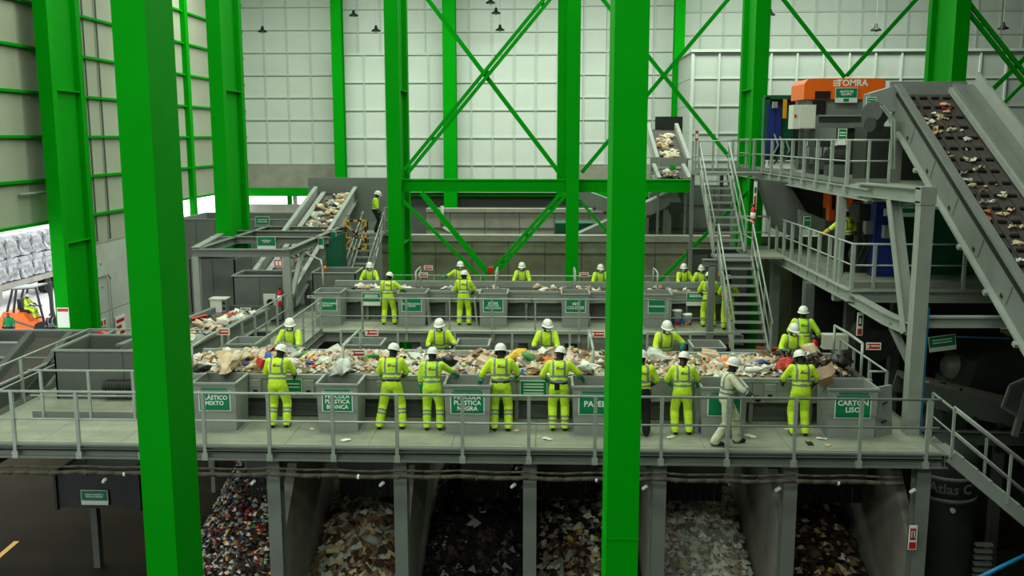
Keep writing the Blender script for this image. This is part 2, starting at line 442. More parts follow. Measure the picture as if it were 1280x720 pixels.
# ================================================================ green steel frame
def hcol(x, y, wd, dp, z0, z1, label, t=.05, lite=False):
    """deep built-up column: front post, back post and a recessed web"""
    c = thing('steel_column', label, 'column', (x, y, z0), 'green steel columns')
    q = MB(); q.box(x - wd / 2, x + wd / 2, y, y + .34, z0, z1); q.build('front_post', GREEN, c)
    q = MB(); q.box(x - wd / 2 * .92, x + wd / 2 * .92, y + dp - .34, y + dp, z0, z1); q.build('back_post', GREEN, c)
    q = MB(); q.box(x - wd * .14, x + wd * .14, y + .34, y + dp - .34, z0, z1); q.build('web', GREEN, c)
    for zz in (2.0, 7.6, 12.4):
        q = MB(); q.box(x - wd / 2 * .9, x + wd / 2 * .9, y + .34, y + dp - .34, zz, zz + .04); q.build('stiffener', GREEN, c)
    q = MB(); q.box(x - wd, x + wd, y - .2, y + dp + .2, z0, z0 + .06); q.build('base_plate', GREEN, c)
    return c
# nearest pair, box section
for x, lab in ((-5.39, 'thick green box column nearest the camera at left'), (1.09, 'thick green box column nearest the camera at centre')):
    c = thing('steel_column', lab, 'column', (x, 12.4, GZ), 'green steel columns')
    q = MB(); q.box(x - .22, x + .22, 12.4, 13.35, GZ, ROOFZ); q.build('shaft', GREEN, c)
    q = MB(); q.box(x - .226, x + .226, 12.39, 13.36, -2.1 if x < 0 else .42, -2.09 if x < 0 else .43); q.build('weld_seam', GREEN, c)
    q = MB(); q.box(x - .45, x + .45, 12.2, 13.55, GZ, GZ + .06); q.build('base_plate', GREEN, c)
XC = [-17.95, -11.75, -5.44, .98, 7.5, 14.3]
labs = ['green column on the left wall beside the open bay', 'green column left of the waste feed belt', 'green column behind the far sorting line at left of bracing',
        'green column behind the far sorting line at right of bracing', 'green column behind the steep grey staircase', 'green column rising behind the big inclined belt']
for x, l in zip(XC, labs):
    if x == .98:
        c = thing('steel_column', l, 'column', (x, 34, GZ), 'green steel columns')
        q = MB(); q.box(x - .23, x + .23, 34, 34.45, GZ, ROOFZ); q.build('front_post', GREEN, c)
        q = MB(); q.box(x - .56, x - .1, 34.75, 35.1, 4.4, ROOFZ); q.build('back_post', GREEN, c)
        q = MB(); q.box(x - .5, x + .5, 33.9, 34.6, GZ, GZ + .06); q.build('base_plate', GREEN, c)
    else: hcol(x, 34, .5 if x > -18 else .62, 2.5, GZ if x < 10 else GZ, ROOFZ, l)
for px, z0, wd, l in ((423, 2.4, .62, 'slim green column on back wall left of the tall doors'), (562, 1.3, .78, 'slim green column on back wall behind crossed braces'),
                   (847, 4.0, .6, 'slim green column on back wall beside the white room')):
    yy = 57.6
    x = X_(px, 150, yy)
    c = thing('steel_column', l, 'column', (x, yy, z0), 'green steel columns')
    q = MB(); q.box(x - wd / 2, x + wd / 2, yy, yy + .1, z0, ROOFZ); q.build('front_flange', GREEN, c)
    q = MB(); q.box(x - .05, x + .05, yy + .1, yy + .6, z0, ROOFZ); q.build('web', GREEN, c)
    q = MB(); q.box(x - wd / 2, x + wd / 2, yy + .6, yy + .7, z0, ROOFZ); q.build('back_flange', GREEN, c)
    q = MB(); q.box(x - wd / 2 - .05, x + wd / 2 + .05, yy - .05, yy + .72, z0 - .06, z0); q.build('base_plate', GREEN, c)
# long beam across
bm_ = thing('crossbeam', 'long green crossbeam spanning between the bracing columns', 'beam', (0, 34.5, 3.98))
xa, xb = X_(502, 230, 34.5), X_(868, 232, 34.5)
q = MB(); q.box(xa, xb, 34.4, 34.8, 4.37, 4.42); q.build('top_flange', GREEN, bm_)
q = MB(); q.box(xa, xb, 34.4, 34.8, 3.96, 4.01); q.build('bottom_flange', GREEN, bm_)
q = MB(); q.box(xa, xb, 34.46, 34.52, 4.0, 4.38); q.build('web', GREEN, bm_)
# braces: (px,py)->(px,py), width, label ; double braces carry two angles
BR = [((714, -38), (508, 214), .2, 1, 'thick green diagonal brace rising right between the two middle columns'),
      ((502, -44), (699, 216), .16, 0, 'green diagonal brace falling right between the two middle columns'),
      ((722, -40), (912, 197), .14, 0, 'green diagonal brace falling right behind the nearest centre column'),
      ((727, 216), (940, -36), .14, 0, 'green diagonal brace rising right behind the nearest centre column'),
      ((950, -38), (1056, 97), .14, 0, 'green diagonal brace falling to the orange sorter from the left'),
      ((1172, -30), (1058, 95), .14, 0, 'green diagonal brace falling to the orange sorter from the right'),
      ((1188, -19), (1420, 273), .24, 1, 'thick green diagonal brace at the top right corner'),
      ((1216, 136), (1420, -63), .16, 0, 'green brace rising right above the big inclined belt'),
      ((1232, 152), (1420, -36), .12, 0, 'lower green brace rising right above the big inclined belt'),
      ((527, 241), (612, 344), .2, 0, 'green knee brace falling right under the crossbeam'),
      ((503, 250), (606, 352), .12, 0, 'thin green rod falling right beside the left bracing column'),
      ((704, 243), (614, 344), .2, 1, 'green double knee brace falling left under the crossbeam'),
      ((724, 250), (800, 337), .1, 0, 'thin green rod falling right behind the nearest centre column'),
      ((822, 354), (942, 233), .12, 0, 'thin green brace rising to the steep staircase')]
for k, (a, b, wd, dbl, l) in enumerate(BR):
    yy = 34.15 if k % 2 == 0 else 34.25
    A, B = atY(a[0], a[1], yy), atY(b[0], b[1], yy)
    t = thing('diagonal_brace', l, 'brace', A, 'green braces')
    if dbl:
        q = MB(); q.bar(A, B, .12, wd * .62, (0, 1, 0), oa=wd * .42); q.build('angle', GREEN, t)
        q = MB(); q.bar(A, B, .12, wd * .62, (0, 1, 0), oa=-wd * .42); q.build('angle', GREEN, t)
        n = 3
        for i in range(n):
            p = A.lerp(B, (i + .5) / n); d = (B - A).normalized() * .08
            q = MB(); q.bar(p - d, p + d, wd * .9, .03, (0, 1, 0)); q.build('batten', GREEN, t)
    else:
        q = MB(); q.bar(A, B, wd, .04, (0, 1, 0)); q.build('flange', GREEN, t)
        q = MB(); q.bar(A, B, .03, .14, (0, 1, 0), ou=.09); q.build('rib', GREEN, t)
q = MB(); c = atY(613, 338, 34.0); q.tube(c, c + Vector((0, .22, 0)), .12, 16); q.tube(c - Vector((0, .04, 0)), c, .05, 10)
q.build('alarm_bell', SIGNR, label='round red alarm bell on the green braces', cat='alarm', smooth=False)

# ---- hanging lamps
def lamp(px, py, Y, l):
    c = atY(px, py, Y)
    t = thing('hanging_lamp', l, 'lamp', c, 'hanging lamps')
    q = MB(); q.lathe([(.28, -.1), (.26, -.04), (.1, .06), (.07, .22), (.02, .26)], c, 12); q.build('shade', BLACK, t, smooth=True)
    q = MB(); q.lathe([(.02, -.17), (.1, -.14), (.12, -.06), (.05, 0)], c, 10); q.build('bulb', SIGNW, t, smooth=True)
    q = MB(); q.tube(c + Vector((0, 0, .25)), (c.x, c.y, ROOFZ), .015, 5); q.build('cord', STEELL, t)
for k, (px, py, Y) in enumerate(((328, 38, 56), (442, 18, 56), (470, 37, 56), (613, 2, 56), (620, 15, 56.6), (625, 36, 57), (963, 17, 54), (1095, 36, 50), (1254, 34, 50))):
    lamp(px, py, Y, 'black bell-shaped hanging lamp before the white back wall, %s' % ORD[k])
# ================================================================ sorting decks
def channel(t, x0, x1, y, z, h, name='edge_channel'):
    q = MB(); q.box(x0, x1, y - .02, y + .02, z - h, z); q.box(x0, x1, y - .09, y - .02, z - .035, z); q.box(x0, x1, y - .09, y - .02, z - h, z - h + .035)
    return q.build(name, STEEL, t)
YN0, YN1 = 17.5, 23.5      # near deck
nd = thing('sorting_deck', 'near grey steel sorting deck with plated floor and channel edge', 'platform', (-2, YN0, GZ))
XD0, XD1 = -13.2, 7.55
x = XD0; 
while x < XD1 - .05:
    x2 = min(x + 1.63, XD1)
    q = MB(); q.box(x + .004, x2 - .004, YN0, 19.3, -.03, 0); q.build('deck_plate', DECK, nd)
    q = MB(); q.box(x + .004, x2 - .004, 19.305, YN1, -.03, -.001); q.build('deck_plate', DECK, nd)
    x = x2
channel(nd, XD0, XD1, YN0, -.0, .29)
channel(nd, XD0, XD1, YN0 - .0, -.1, .03, 'edge_strip')
channel(nd, XD0, XD1, YN1 + .1, -.03, .25)
for k in range(9):
    xx = XD0 + .6 + k * 2.53; q = MB(); q.ibeam((xx, YN0 + .05, -.2), (xx, YN1, -.2), .14, .28, .02); q.build('floor_beam', STEEL, nd)
posts_px = [17, 97, 175, 255, 336, 416, 496, 578, 661, 744, 827, 910, 994, 1076, 1160]
posts = [(X_(p, 530, YN0 - .06), YN0 - .06, 0) for p in posts_px]
xr_end = X_(1176, 502, YN0 - .06)
guardrail('front guardrail of the near sorting deck, running across the photo', [(-13.2, YN0 - .06, 0), (xr_end, YN0 - .06, 0)], posts=posts, toe=0, drop=.29, mids=(.5,), pr=.036, r=.027)
guardrail('guardrail at the back of near deck between the sorting lines', [(-5.2, YN1, 0), (2.1, YN1, 0)], spacing=1.45, toe=.1)
guardrail('guardrail at the back of near deck right of centre', [(2.6, YN1, 0), (4.75, YN1, 0)], spacing=1.1, toe=.1)
# square posts under the near deck and the concrete bay walls behind them
PX = [-5.32, -2.81, -.27, 2.25, 4.77, 7.3]
for k, x in enumerate(PX):
    t = thing('deck_post', 'grey steel post under the front edge of near deck, %s' % ORD[k], 'post', (x, 17.75, GZ), 'posts under the near deck')
    q = MB(); q.ibeam((x, 17.75, GZ), (x, 17.75, -.3), .26, .3, .03, (0, 1, 0)); q.build('shaft', STEEL, t)
    q = MB(); q.box(x - .2, x + .2, 17.55, 17.95, GZ, GZ + .03); q.build('base_plate', STEEL, t)
    q = MB(); q.box(x - .17, x + .17, 17.57, 17.93, -.3, -.28); q.build('cap_plate', STEEL, t)
for k, x in enumerate(PX):
    xx = x
    q = MB(); q.prism([(xx - .1, 18.0, GZ), (xx - .1, 25.4, GZ), (xx - .1, 25.4, -.9), (xx - .1, 19.0, -.9), (xx - .1, 18.0, -1.9)], (.2, 0, 0))
    q.build('bay_wall', CONC, None, 'concrete dividing wall between waste bays under near deck, %s' % ORD[k], 'wall', 'bay dividing walls')
q = MB(); q.box(-8.2, 9.5, 27, 27.3, GZ, -2.2); q.build('wall_bay_back', CONCD, kind='structure', label='concrete wall closing the waste bays at the back')
for k, xx in enumerate((-6.9, -3.0, .5, 4.0)):
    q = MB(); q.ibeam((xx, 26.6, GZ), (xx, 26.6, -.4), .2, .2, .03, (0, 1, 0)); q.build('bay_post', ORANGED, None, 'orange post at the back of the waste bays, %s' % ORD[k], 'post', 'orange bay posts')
for k, (xa, xb) in enumerate(((-6.6, -5.6), (-4.6, -2.9), (-1.9, -.6), (-.2, 1.2), (2.4, 4.0), (4.9, 7.0))):
    t = thing('chute_skirt', 'dark steel chute skirt hanging over waste bay, %s' % ORD[k], 'chute', ((xa + xb) / 2, 20.4, -1.6), 'chute skirts')
    q = MB(); q.prism([(xa, 19.4, -.3), (xb, 19.4, -.3), (xb - .15, 19.6, -1.5), (xa + .15, 19.6, -1.5)], (0, 1.4, 0)); q.build('hood', STEELD, t)
    for i in range(8):
        x0 = xa + .15 + (xb - xa - .3) * i / 8; q = MB(); q.box(x0 + .01, x0 + (xb - xa - .3) / 8 - .01, 19.58, 19.6, -1.85, -1.45); q.build('rubber_strip', BLACK, t)
# cable bundles slung under the deck edge
for k, (dz, dy, r) in enumerate(((0, 0, .042), (.1, .05, .022))):
    q = MB(); pts = []
    for i in range(60):
        xx = -13 + (6.75 + 13) * i / 59; pts.append((xx, 17.25 + dy, -.52 + dz + .012 * math.sin(i * 1.7) + .01 * math.sin(i * .6)))
    q.path(pts, r, 7); c_ = q.build('cable_bundle', CABLE, None, ('thick' if k == 0 else 'thin upper') + ' wrapped cable bundle slung under the near deck edge', 'cable', smooth=True)
    if k == 0:
        for i in range(26):
            xx = -12.7 + i * .76; q = MB(); q.tube((xx, 17.25, -.53), (xx + .04, 17.25, -.53), .05, 8); q.build('cable_tie', SIGNW if i % 6 == 0 else CABLE, c_)
for k in range(7):
    xx = PX[min(k, 5)] - .35 if k < 6 else -8.6
    q = MB(); q.tube((xx, 17.35, -.74), (xx + .07, 17.3, -.66), .035, 8); q.build('work_lamp', SIGNW, None, 'small white tube lamp under the near deck edge, near post %s' % ORD[k], 'lamp', 'small lamps under the deck')

# ---- bins of the near line
def bin_(x0, x1, y0, y1, h, txt, label, tsz, sgn=True, taper=.03, sc_=.74, name='sorting_bin'):
    t = thing(name, label, 'bin', ((x0 + x1) / 2, y0, 0), 'sorting bins')
    th = .025
    q = MB(); a = taper
    o = [(x0, y0, h), (x1, y0, h), (x1, y1, h), (x0, y1, h)]; b = [(x0 + a, y0 + a, 0), (x1 - a, y0 + a, 0), (x1 - a, y1 - a, 0), (x0 + a, y1 - a, 0)]
    i = [(x0 + th, y0 + th, h), (x1 - th, y0 + th, h), (x1 - th, y1 - th, h), (x0 + th, y1 - th, h)]; ib = [(x0 + a + th, y0 + a + th, .05), (x1 - a - th, y0 + a + th, .05), (x1 - a - th, y1 - a - th, .05), (x0 + a + th, y1 - a - th, .05)]
    vs = o + b + i + ib
    fs = [(k, (k + 1) % 4, 4 + (k + 1) % 4, 4 + k) for k in range(4)] + [(8 + k, 12 + k, 12 + (k + 1) % 4, 8 + (k + 1) % 4) for k in range(4)] + [(k, 8 + k, 8 + (k + 1) % 4, (k + 1) % 4) for k in range(4)] + [(12, 13, 14, 15), (4, 7, 6, 5)]
    q.add(vs, fs); q.build('body', BINM, t)
    q = MB(); w_ = .045
    q.box(x0 - .02, x1 + .02, y0 - .025, y0 + .025, h - .01, h + .03); q.box(x0 - .02, x1 + .02, y1 - .02, y1 + .02, h - .01, h + .03)
    q.box(x0 - .025, x0 + .025, y0, y1, h - .01, h + .03); q.box(x1 - .025, x1 + .025, y0, y1, h - .01, h + .03); q.build('rim', STEELL, t)
    q = MB(); q.box(x0 + a - .08, x1 - a + .08, y0 + a - .08, y1 - a + .08, 0, .012); q.build('foot_flange', BINM, t)
    if txt is not None:
        w_ = (x1 - x0) * sc_
        sign(((x0 + x1) / 2, y0 + .004, h * .66), w_, w_ * .68, txt, t, 'sign', tsize=tsz)
        q = MB(); q.box((x0 + x1) / 2 - w_ * .4, (x0 + x1) / 2 + w_ * .4, y0 - .01, y0 - .002, h * .66 + w_ * .35, h * .66 + w_ * .4); q.build('sign_clip', SIGNG, t)
    return t
YB0 = 18.28
NB = [(240, 294, 'PLÁSTICO\nMIXTO', 'grey sorting bin lettered PLÁSTICO MIXTO beside the near left column', .12),
      (395, 447, 'PELÍCULA\nPLÁSTICA\nBLANCA', 'grey sorting bin lettered PELÍCULA PLÁSTICA BLANCA', .115),
      (555, 613, 'PELÍCULA\nPLÁSTICA\nNEGRA', 'grey sorting bin lettered PELÍCULA PLÁSTICA NEGRA', .125),
      (716, 772, 'PAPEL', 'grey sorting bin lettered PAPEL beside the centre column', .165),
      (878, 935, '', 'grey sorting bin half hidden by the worker in white overalls', .1),
      (1037, 1099, 'CARTÓN\nLISO', 'grey sorting bin lettered CARTÓN LISO at the right end', .145)]
for a, b, tx, l, ts in NB:
    bin_(X_(a, 480, YB0), X_(b, 480, YB0), YB0, 19.12, 1.0, tx, l, ts)
for k, (a, b) in enumerate(((292, 330), (434, 480), (572, 612), (863, 902))):   # bins on the far side of the near belt
    bin_(X_(a, 440, 22.4), X_(b, 440, 22.4), 21.9, 22.75, 1.0, None, 'grey sorting bin behind the near belt, %s of its row' % ORD[k], .1)
# loose boards standing by the bins
t = thing('leaning_board', 'grey steel board with two slots leaning beside the CARTÓN LISO bin', 'board', (6.78, 18.5, 0))
q = MB(); q.prism([(6.6, 18.35, 0), (7.02, 18.62, 0), (6.98, 18.7, 1.0), (6.54, 18.43, 1.0)], (-.03, .05, 0)); q.build('sheet', BINM, t)
for z_ in (.3, .68):
    q = MB(); q.bar((6.72, 18.42, z_), (6.84, 18.5, z_ + .02), .02, .03); q.build('slot', BLACK, t)
q = MB(); xx = X_(870, 520, 18.6); q.prism([(xx - .06, 18.5, 0), (xx + .04, 18.5, 0), (xx + .12, 18.6, .95), (xx + .06, 18.6, .95)], (0, .4, 0))
q.build('leaning_sheet', STEEL, None, 'narrow grey sheet leaning between worker and half hidden bin', 'board')

# ---- near conveyor
XN0, XN1 = -7.9, 6.75
nc = thing('sorting_conveyor', 'near sorting conveyor heaped with mixed waste', 'conveyor', (0, 20, 0))
q = MB(); q.box(XN0, XN1, 19.28, 21.1, .88, .92); q.build('belt', RUBBER, nc)
q = MB(); q.box(XN0, XN1, 19.16, 19.26, .90, .985); q.build('front_rim', STEELL, nc)
q = MB(); q.box(XN0, XN1, 21.1, 21.2, 1.0, 1.08); q.build('back_rim', STEELL, nc)
q = MB(); q.prism([(XN0, 21.12, .9), (XN0, 21.16, .9), (XN0, 21.18, 1.05), (XN0, 21.14, 1.05)], (XN1 - XN0, 0, 0)); q.build('back_skirt', STEEL, nc)
n = 12
for k in range(n):
    a = XN0 + (XN1 - XN0) * k / n; b = XN0 + (XN1 - XN0) * (k + 1) / n
    q = MB(); q.box(a + .006, b - .006, 19.18, 19.22, .47, .9); q.build('side_panel', BINM, nc)
    q = MB(); q.box(a + .006, b - .006, 19.4, 19.44, .03, .5); q.build('lower_panel', STEELD, nc)
    for z_ in (.14, .22, .3, .38):
        q = MB(); q.box(a + .05, b - .05, 19.385, 19.4, z_, z_ + .02); q.build('louvre', STEELD, nc)
    q = MB(); q.box(a - .04, a + .04, 19.22, 19.38, 0, .9); q.build('leg', STEEL, nc)
    q = MB(); q.box(a - .04, a + .04, 21.0, 21.1, 0, .9); q.build('leg', STEEL, nc)
def small_sign(px, py, Y, wp, hp, tx='', ts=.05, label='', foot=.0, parent=None, name='notice_sign', face=None, group='small notice signs', extra=None, cat='sign', rot=None):
    s_ = Y / 1196.0; c = atY(px, py, Y)
    return sign(c, wp * s_, hp * s_, tx, parent, name, label, cat, group, border=.015, tsize=ts, white_foot=foot, face=face, extra=extra, rot=rot)
LN = (-.38, .38)
def lines(*zs): return [(-.36, .36, z, z + .07, SIGNW) for z in zs]
small_sign(367, 482, 19.15, 22, 18, label='green notice on the near conveyor side behind first worker', extra=lines(.1, -.15))
small_sign(667, 486, 19.15, 36, 22, label='wide green notice on the near conveyor side between two workers', extra=lines(.25, .08, -.12, -.3))
for px in (320, 386, 478, 760, 802, 962):
    x_ = X_(px, 480, 19.16)
    t = thing('switch_box', 'small grey switch box on near conveyor side, at photo column %s' % {320: 'right of first bin', 386: 'left of second bin', 478: 'right of second bin', 760: 'under arrow sign', 802: 'right of nearest centre column', 962: 'left of last worker'}[px], 'switch box', (x_, 19.1, .6), 'switch boxes')
    t['label'] = t['label'].replace('at photo column ', '')
    q = MB(); q.box(x_ - .12, x_ + .12, 19.1, 19.18, .58, .88); q.build('box', BINM, t)
    q = MB(); q.box(x_ - .04, x_ + .05, 19.08, 19.1, .6, .67); q.build('socket', BLACK, t)
    q = MB(); q.prism([(x_ - .1, 19.09, .74), (x_ + .09, 19.09, .74), (x_ + .02, 19.09, .86), (x_ - .1, 19.09, .86)], (0, .01, 0)); q.build('cover', STEELL, t)

def belt_arch(x, y0, y1, z0, h, label, signs=(), r=.03):
    t = thing('belt_arch', label, 'frame', (x, y0, z0), 'pull-cord frames over the belts')
    q = MB(); q.tube((x, y0, z0), (x, y0, z0 + h), r, 8); q.build('front_post', GALV, t, smooth=True)
    q = MB(); q.tube((x, y1, z0), (x, y1, z0 + h), r, 8); q.build('back_post', GALV, t, smooth=True)
    q = MB(); q.path([(x, y0, z0 + h), (x, (y0 + y1) / 2, z0 + h + .02), (x, y1, z0 + h)], r, 8); q.build('cross_tube', GALV, t, smooth=True)
    for (yy, dx, dz) in signs:
        sign((x + dx, yy, z0 + h + dz), .3, .15, '', t, 'warning_plate', face=SIGNR, border=.02, extra=[(-.2, .42, -.02, .14, SIGNW), (-.42, -.3, -.2, .2, SIGNW)])
    return t
belt_arch(X_(430, 450, 19.3), 19.22, 21.1, .95, .62, 'grey tube frame over near belt beside the second bin', ((19.2, .32, -.12), (20.9, .3, -.03)))
belt_arch(X_(242, 450, 19.3), 19.22, 21.1, .95, .6, 'grey tube frame over near belt beside the near left column', ((20.9, .1, -.02),))
belt_arch(X_(1076, 440, 19.3), 19.22, 21.1, .95, .78, 'grey tube frame over near belt at its right end', ((19.2, .22, -.05),))
belt_arch(X_(741, 450, 19.3), 19.22, 21.1, .95, .62, 'grey tube frame over near belt beside the nearest centre column', ((20.9, .2, -.03),))
ag = small_sign(745, 449, 21.3, 36, 16, label='green sign with a white arrow pointing left above the near belt', name='arrow_sign', group=None)
c = atY(745, 449, 21.29)
q = MB(); k_ = .021; q.prism([c + Vector((-.28, -.01, 0)), c + Vector((-.14, -.01, .1)), c + Vector((-.14, -.01, .04)), c + Vector((.05, -.01, .04)), c + Vector((.05, -.01, -.04)), c + Vector((-.14, -.01, -.04)), c + Vector((-.14, -.01, -.1))], (0, .006, 0)); q.build('arrow', TEXTW, ag)
for dx in (-.25, .25):
    q2 = MB(); q2.tube((c.x + dx, c.y + .05, 0), (c.x + dx, c.y + .05, c.z + .1), .018, 6); q2.build('sign_post', GALV, ag)
for dz in (.08, -.1):
    q = MB(); q.box(c.x + .02, c.x + .28, c.y - .012, c.y - .006, c.z + dz - .01, c.z + dz + .015); q.build('line_of_text', TEXTW, ag)

# ================================================================ far line
YF0, YF1 = 28.4, 33.3
fd = thing('sorting_deck', 'far grey steel sorting deck with plated floor and channel edge', 'platform', (-1, YF0, GZ))
XF0, XF1 = -11.0, 6.0
for k in range(9):
    a = XF0 + (XF1 - XF0) * k / 9; b = XF0 + (XF1 - XF0) * (k + 1) / 9
    q = MB(); q.box(a + .005, b - .005, YF0, YF1, -.03, 0); q.build('deck_plate', DECK, fd)
    q = MB(); q.ibeam((b, YF0, -.2), (b, YF1, -.2), .14, .26, .02); q.build('floor_beam', STEEL, fd)
    q = MB(); q.box(b - .04, b + .04, YF0 - .1, YF0, -.32, -.02); q.build('stiffener', STEEL, fd)
channel(fd, XF0, XF1, YF0, 0, .3)
for k in range(5):
    x = XF0 + .4 + k * 3.3; 
    for yy in (YF0 + .3, YF1 - .2):
        q = MB(); q.ibeam((x, yy, GZ), (x, yy, -.3), .22, .24, .03, (0, 1, 0)); q.build('leg', STEEL, fd)
q = MB(); q.tube((XF0, YF0 + .6, -.75), (XF1, YF0 + .6, -.75), .06, 8); q.build('sprinkler_pipe', SIGNR, None, 'red pipe running under the far sorting deck', 'pipe', smooth=True)
fposts = [(X_(p, 395, YF0 - .05), YF0 - .05, 0) for p in (401, 453, 508, 562, 615, 669, 724, 778, 832, 886)]
guardrail('front guardrail of the far sorting deck', [(X_(391, 395, YF0), YF0 - .05, 0), (5.05, YF0 - .05, 0)], posts=fposts, toe=0, drop=.3, mids=(.5,))
guardrail('guardrail along the back of the far sorting deck', [(-5.6, YF1, 0), (6.0, YF1, 0)], spacing=1.6, toe=0)
FB = [(393, 426, 'PLÁSTICO DURO\nBLANCO', 'far grey bin lettered PLÁSTICO DURO BLANCO', .075), (497, 532, 'PLÁSTICO DURO\nCOLOR', 'far grey bin lettered PLÁSTICO DURO COLOR', .075),
      (599, 634, 'ENVASE\nCARTÓN\nMULTICAPAS', 'far grey bin lettered ENVASE CARTÓN MULTICAPAS', .085), (702, 737, 'PET\nCOLORES', 'far grey bin lettered PET COLORES', .12),
      (805, 840, 'POLIPROPILENO', 'far grey bin lettered POLIPROPILENO beside paint buckets', .075)]
for a, b, tx, l, ts in FB:
    bin_(X_(a, 385, 29.2), X_(b, 385, 29.2), 29.2, 30.15, 1.06, tx, l, ts, sc_=.72)
fc = thing('sorting_conveyor', 'far sorting conveyor carrying sparse waste', 'conveyor', (-1, 30.5, 0))
XG0, XG1 = -7.1, 5.9
q = MB(); q.box(XG0, XG1, 30.3, 31.4, .9, .94); q.build('belt', RUBBER, fc)
q = MB(); q.box(XG0, XG1, 30.2, 30.3, .92, 1.0); q.build('front_rim', STEELL, fc)
q = MB(); q.box(XG0, XG1, 31.4, 31.46, .94, 1.1); q.build('back_wall', STEELL, fc)
q = MB(); q.box(XG0, XG1, 31.4, 31.55, 1.1, 1.13); q.build('back_rim', STEELL, fc)
n = 10
for k in range(n):
    a = XG0 + (XG1 - XG0) * k / n; b = XG0 + (XG1 - XG0) * (k + 1) / n
    q = MB(); q.box(a + .006, b - .006, 30.22, 30.26, .62, .92); q.build('side_panel', BINM, fc)
    q = MB(); q.box(a + .006, b - .006, 30.4, 30.44, .03, .6); q.build('lower_panel', STEELD, fc)
    q = MB(); q.box(a + .3, b - .3, 30.17, 30.22, .62, .66); q.build('guide_bar', STEELL, fc)
    for z_ in (.15, .3, .45):
        q = MB(); q.box(a + .05, b - .05, 30.38, 30.4, z_, z_ + .03); q.build('louvre', STEELD, fc)
    q = MB(); q.box(a + .15, a + .21, 30.16, 30.22, .7, .78); q.build('socket', BLACK, fc)
    q = MB(); q.box(a - .04, a + .04, 30.25, 30.38, 0, .9); q.build('leg', STEEL, fc)
    q = MB(); q.box(a - .04, a + .04, 31.35, 31.45, 0, .95); q.build('leg', STEEL, fc)
for px, l in ((444, 'left of the worker reaching right'), (464, 'under the worker at far left'), (870, 'beside the paint buckets')):
    if px == 444: continue
    small_sign(px, 374, 30.12, 24, 17, label='white and green notice on far conveyor side ' + l, foot=.28, extra=lines(.16, .28))
for k, (px, l) in enumerate(((520, 'left'), (620, 'under red bell'), (719, 'before right bracing column'), (822, 'right of centre column'))):
    belt_arch(X_(px, 345, 30.3), 30.25, 31.45, .98, .62, 'grey tube frame over far belt, ' + l, ((30.2, .25, -.08), (31.3, .28, 0)) if k == 0 else (((30.2, .28, -.05),) if k == 2 else ()))
# leaning flaps beside far bins
for k, px in enumerate((537, 597, 738)):
    x_ = X_(px, 390, 29.6); q = MB(); q.prism([(x_ - .03, 29.4, 0), (x_ + .03, 29.4, 0), (x_ - .08, 29.5, .85), (x_ - .12, 29.5, .85)], (0, .5, 0))
    q.build('leaning_sheet', STEELL, None, 'narrow pale sheet leaning against a far bin, %s' % ORD[k], 'board', 'leaning sheets')
# paint buckets
BUCK = mat('bucket_label_blue', (40, 100, 150), .5); BUCO = mat('bucket_label_orange', (220, 110, 60), .5)
for k, (px, py, hh, l) in enumerate(((846, 412, .52, 'white paint bucket with blue label beside the POLIPROPILENO bin'), (859, 412, .4, 'shorter white paint bucket with blue and orange label'))):
    c = atZ(px, py, 0); c.y = 29.6; c.x = X_(px, 405, 29.6); c.z = 0
    t = thing('paint_bucket', l, 'bucket', c)
    q = MB(); q.lathe([(.13, 0), (.15, hh), (.155, hh), (.155, hh - .04), (.14, hh - .04)], c, 18); q.build('pail', SIGNW, t, smooth=True)
    q = MB(); q.lathe([(.137, .06), (.146, hh * .55)], c, 18); lb = q.build('paper_label', BUCK, t, smooth=True)
    q = MB(); q.bar(c + Vector((-.1, -.135, .08)), c + Vector((.08, -.147, .2)), .012, .07, (0, 0, 1)); q.build('label_stripe', BUCO if k else RED, lb)
    q = MB(); q.path([c + Vector((-.15, 0, hh - .03)), c + Vector((-.1, -.1, hh + .05)), c + Vector((.1, -.1, hh + .05)), c + Vector((.15, 0, hh - .03))], .008, 5); q.build('handle', STEELL, t)

# ---- walkway between the two decks, left
wk = thing('walkway', 'grey plated walkway joining the two decks at left', 'walkway', (-7.5, 25.5, -.3))
for k in range(5):
    q = MB(); q.box(-8.2, -6.85, 23.55 + k * .96, 23.55 + (k + 1) * .96 - .01, -.035, -.005); q.build('deck_plate', DECK, wk)
for xx in (-8.2, -6.85):
    q = MB(); q.ibeam((xx, 23.5, -.18), (xx, 28.4, -.18), .12, .26, .02); q.build('side_beam', STEEL, wk)
guardrail('right handrail of the walkway joining the decks', [(-6.88, 21.8, 0), (-6.85, 28.3, 0)], spacing=1.1, toe=.1)
guardrail('left handrail of the walkway joining the decks', [(-8.15, 23.6, 0), (-8.15, 29.2, 0)], spacing=1.1, toe=.1)
